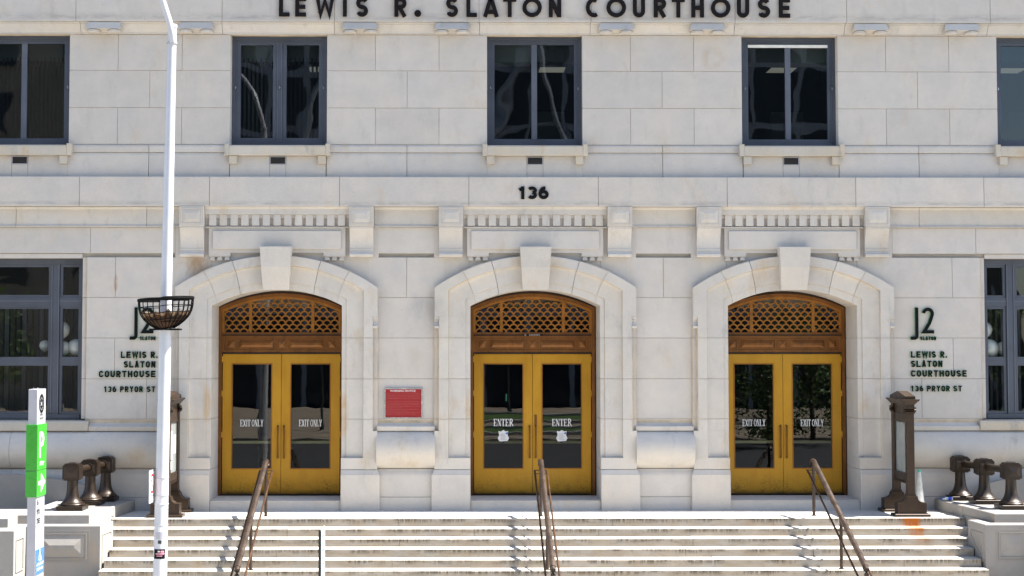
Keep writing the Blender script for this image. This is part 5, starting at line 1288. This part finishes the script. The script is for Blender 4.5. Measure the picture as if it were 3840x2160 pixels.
LB = tag(empty('limestone_building', (-36, -64, GZ)), 'beige limestone building across the street mirrored in the left windows', 'building')
MB().box(-52, -22, -80, -64, GZ - .2, 28).build('stone_wall', 'far_wall', LB)
for i in range(6):
    for j in range(5): MB().box(-50.5 + i * 5, -48.2 + i * 5, -64.05, -63.9, 3 + j * 4.4, 5.6 + j * 4.4).build('window_recess', 'far_glass', LB)

def tree(x, y, h, r, seed, lab, low=.42):
    rt = random.Random(seed); GZ = plz(y); T = tag(empty('street_tree', (x, y, GZ)), lab, 'tree', 'trees across the street')
    m_ = MB(); m_.tube([(x, y, GZ), (x + .05, y, GZ + h * .2), (x - .04, y + .05, GZ + h * .45), (x, y, GZ + h * .75)], [.16, .13, .10, .04], 8)
    for k in range(6):
        a = k * 1.05 + rt.random(); z = GZ + h * rt.uniform(.35, .55); L = r * rt.uniform(.6, .9)
        m_.tube([(x, y, z), (x + L * .5 * math.cos(a), y + L * .5 * math.sin(a), z + h * .12), (x + L * math.cos(a), y + L * math.sin(a), z + h * .25)], [.06, .04, .015], 6)
    m_.build('trunk', 'bark', T, smooth=50)
    m_ = MB()
    cl = [(rt.gauss(0, .45) * r, rt.gauss(0, .45) * r, GZ + h * rt.uniform(low, .95)) for _ in range(38)]
    for cx_, cy2, cz2 in cl:
        for _ in range(60):
            p = Vector((x + cx_ + rt.gauss(0, .3), y + cy2 + rt.gauss(0, .3), cz2 + rt.gauss(0, .26))); s = rt.uniform(.07, .14)
            u = Vector((rt.gauss(0, 1), rt.gauss(0, 1), rt.gauss(0, .6))).normalized(); v = u.cross(Vector((rt.gauss(0, 1), rt.gauss(0, 1), rt.gauss(0, 1)))).normalized()
            m_.add([p - u * s, p + v * s * .5, p + u * s, p - v * s * .5], [(0, 1, 2, 3)])
    me = bpy.data.meshes.new('crown'); me.from_pydata(m_.v, [], m_.f); me.materials.append(M['leaf'])
    o = bpy.data.objects.new('crown', me); COL.objects.link(o); o.parent = T; o.matrix_parent_inverse = Matrix.Translation(-gloc(T))
tree(13.6, -44, 5.5, 1.6, 1, 'small leafy tree nearest the kerb mirrored in the right door', .1)
tree(16.4, -47, 6.5, 2.0, 2, 'leafy tree just behind the kerb tree across the street', .1)
tree(17.0, -56, 8.5, 2.6, 5, 'tall leafy tree deep on the plaza across the street', .05)
tree(24.5, -45, 7.0, 2.2, 3, 'leafy street tree furthest right across the street', .15)
tree(-25, -48, 8, 2.4, 4, 'leafy tree before the limestone building across the street')
for k, (x, y) in enumerate(((-10.3, -46), (-9.0, -53), (2.6, -52), (-12.8, -57), (1.4, -60))):
    P = tag(empty('plaza_lamp', (x, y, plz(y))), ['slim dark lamp post at the plaza kerb mirrored in the left door', 'slim dark lamp post on the plaza behind the kerb post', 'slim dark lamp post deep behind the lawns across the street', 'slim dark lamp post before the limestone building', 'slim dark lamp post at the right end of the lawns'][k], 'lamp post', 'dark lamp posts on the plaza')
    MB().lathe([(.13, plz(y) - .1), (.13, plz(y) + .25), (.07, plz(y) + .35), (.055, plz(y) + 4.2)], x, y, 12).build('lamp_shaft', 'dark_post', P, smooth=40)
    MB().lathe([(.06, plz(y) + 4.2), (.16, plz(y) + 4.28), (.2, plz(y) + 4.6), (.08, plz(y) + 4.75)], x, y, 12).build('lamp_globe', 'sign_grey', P, smooth=40)
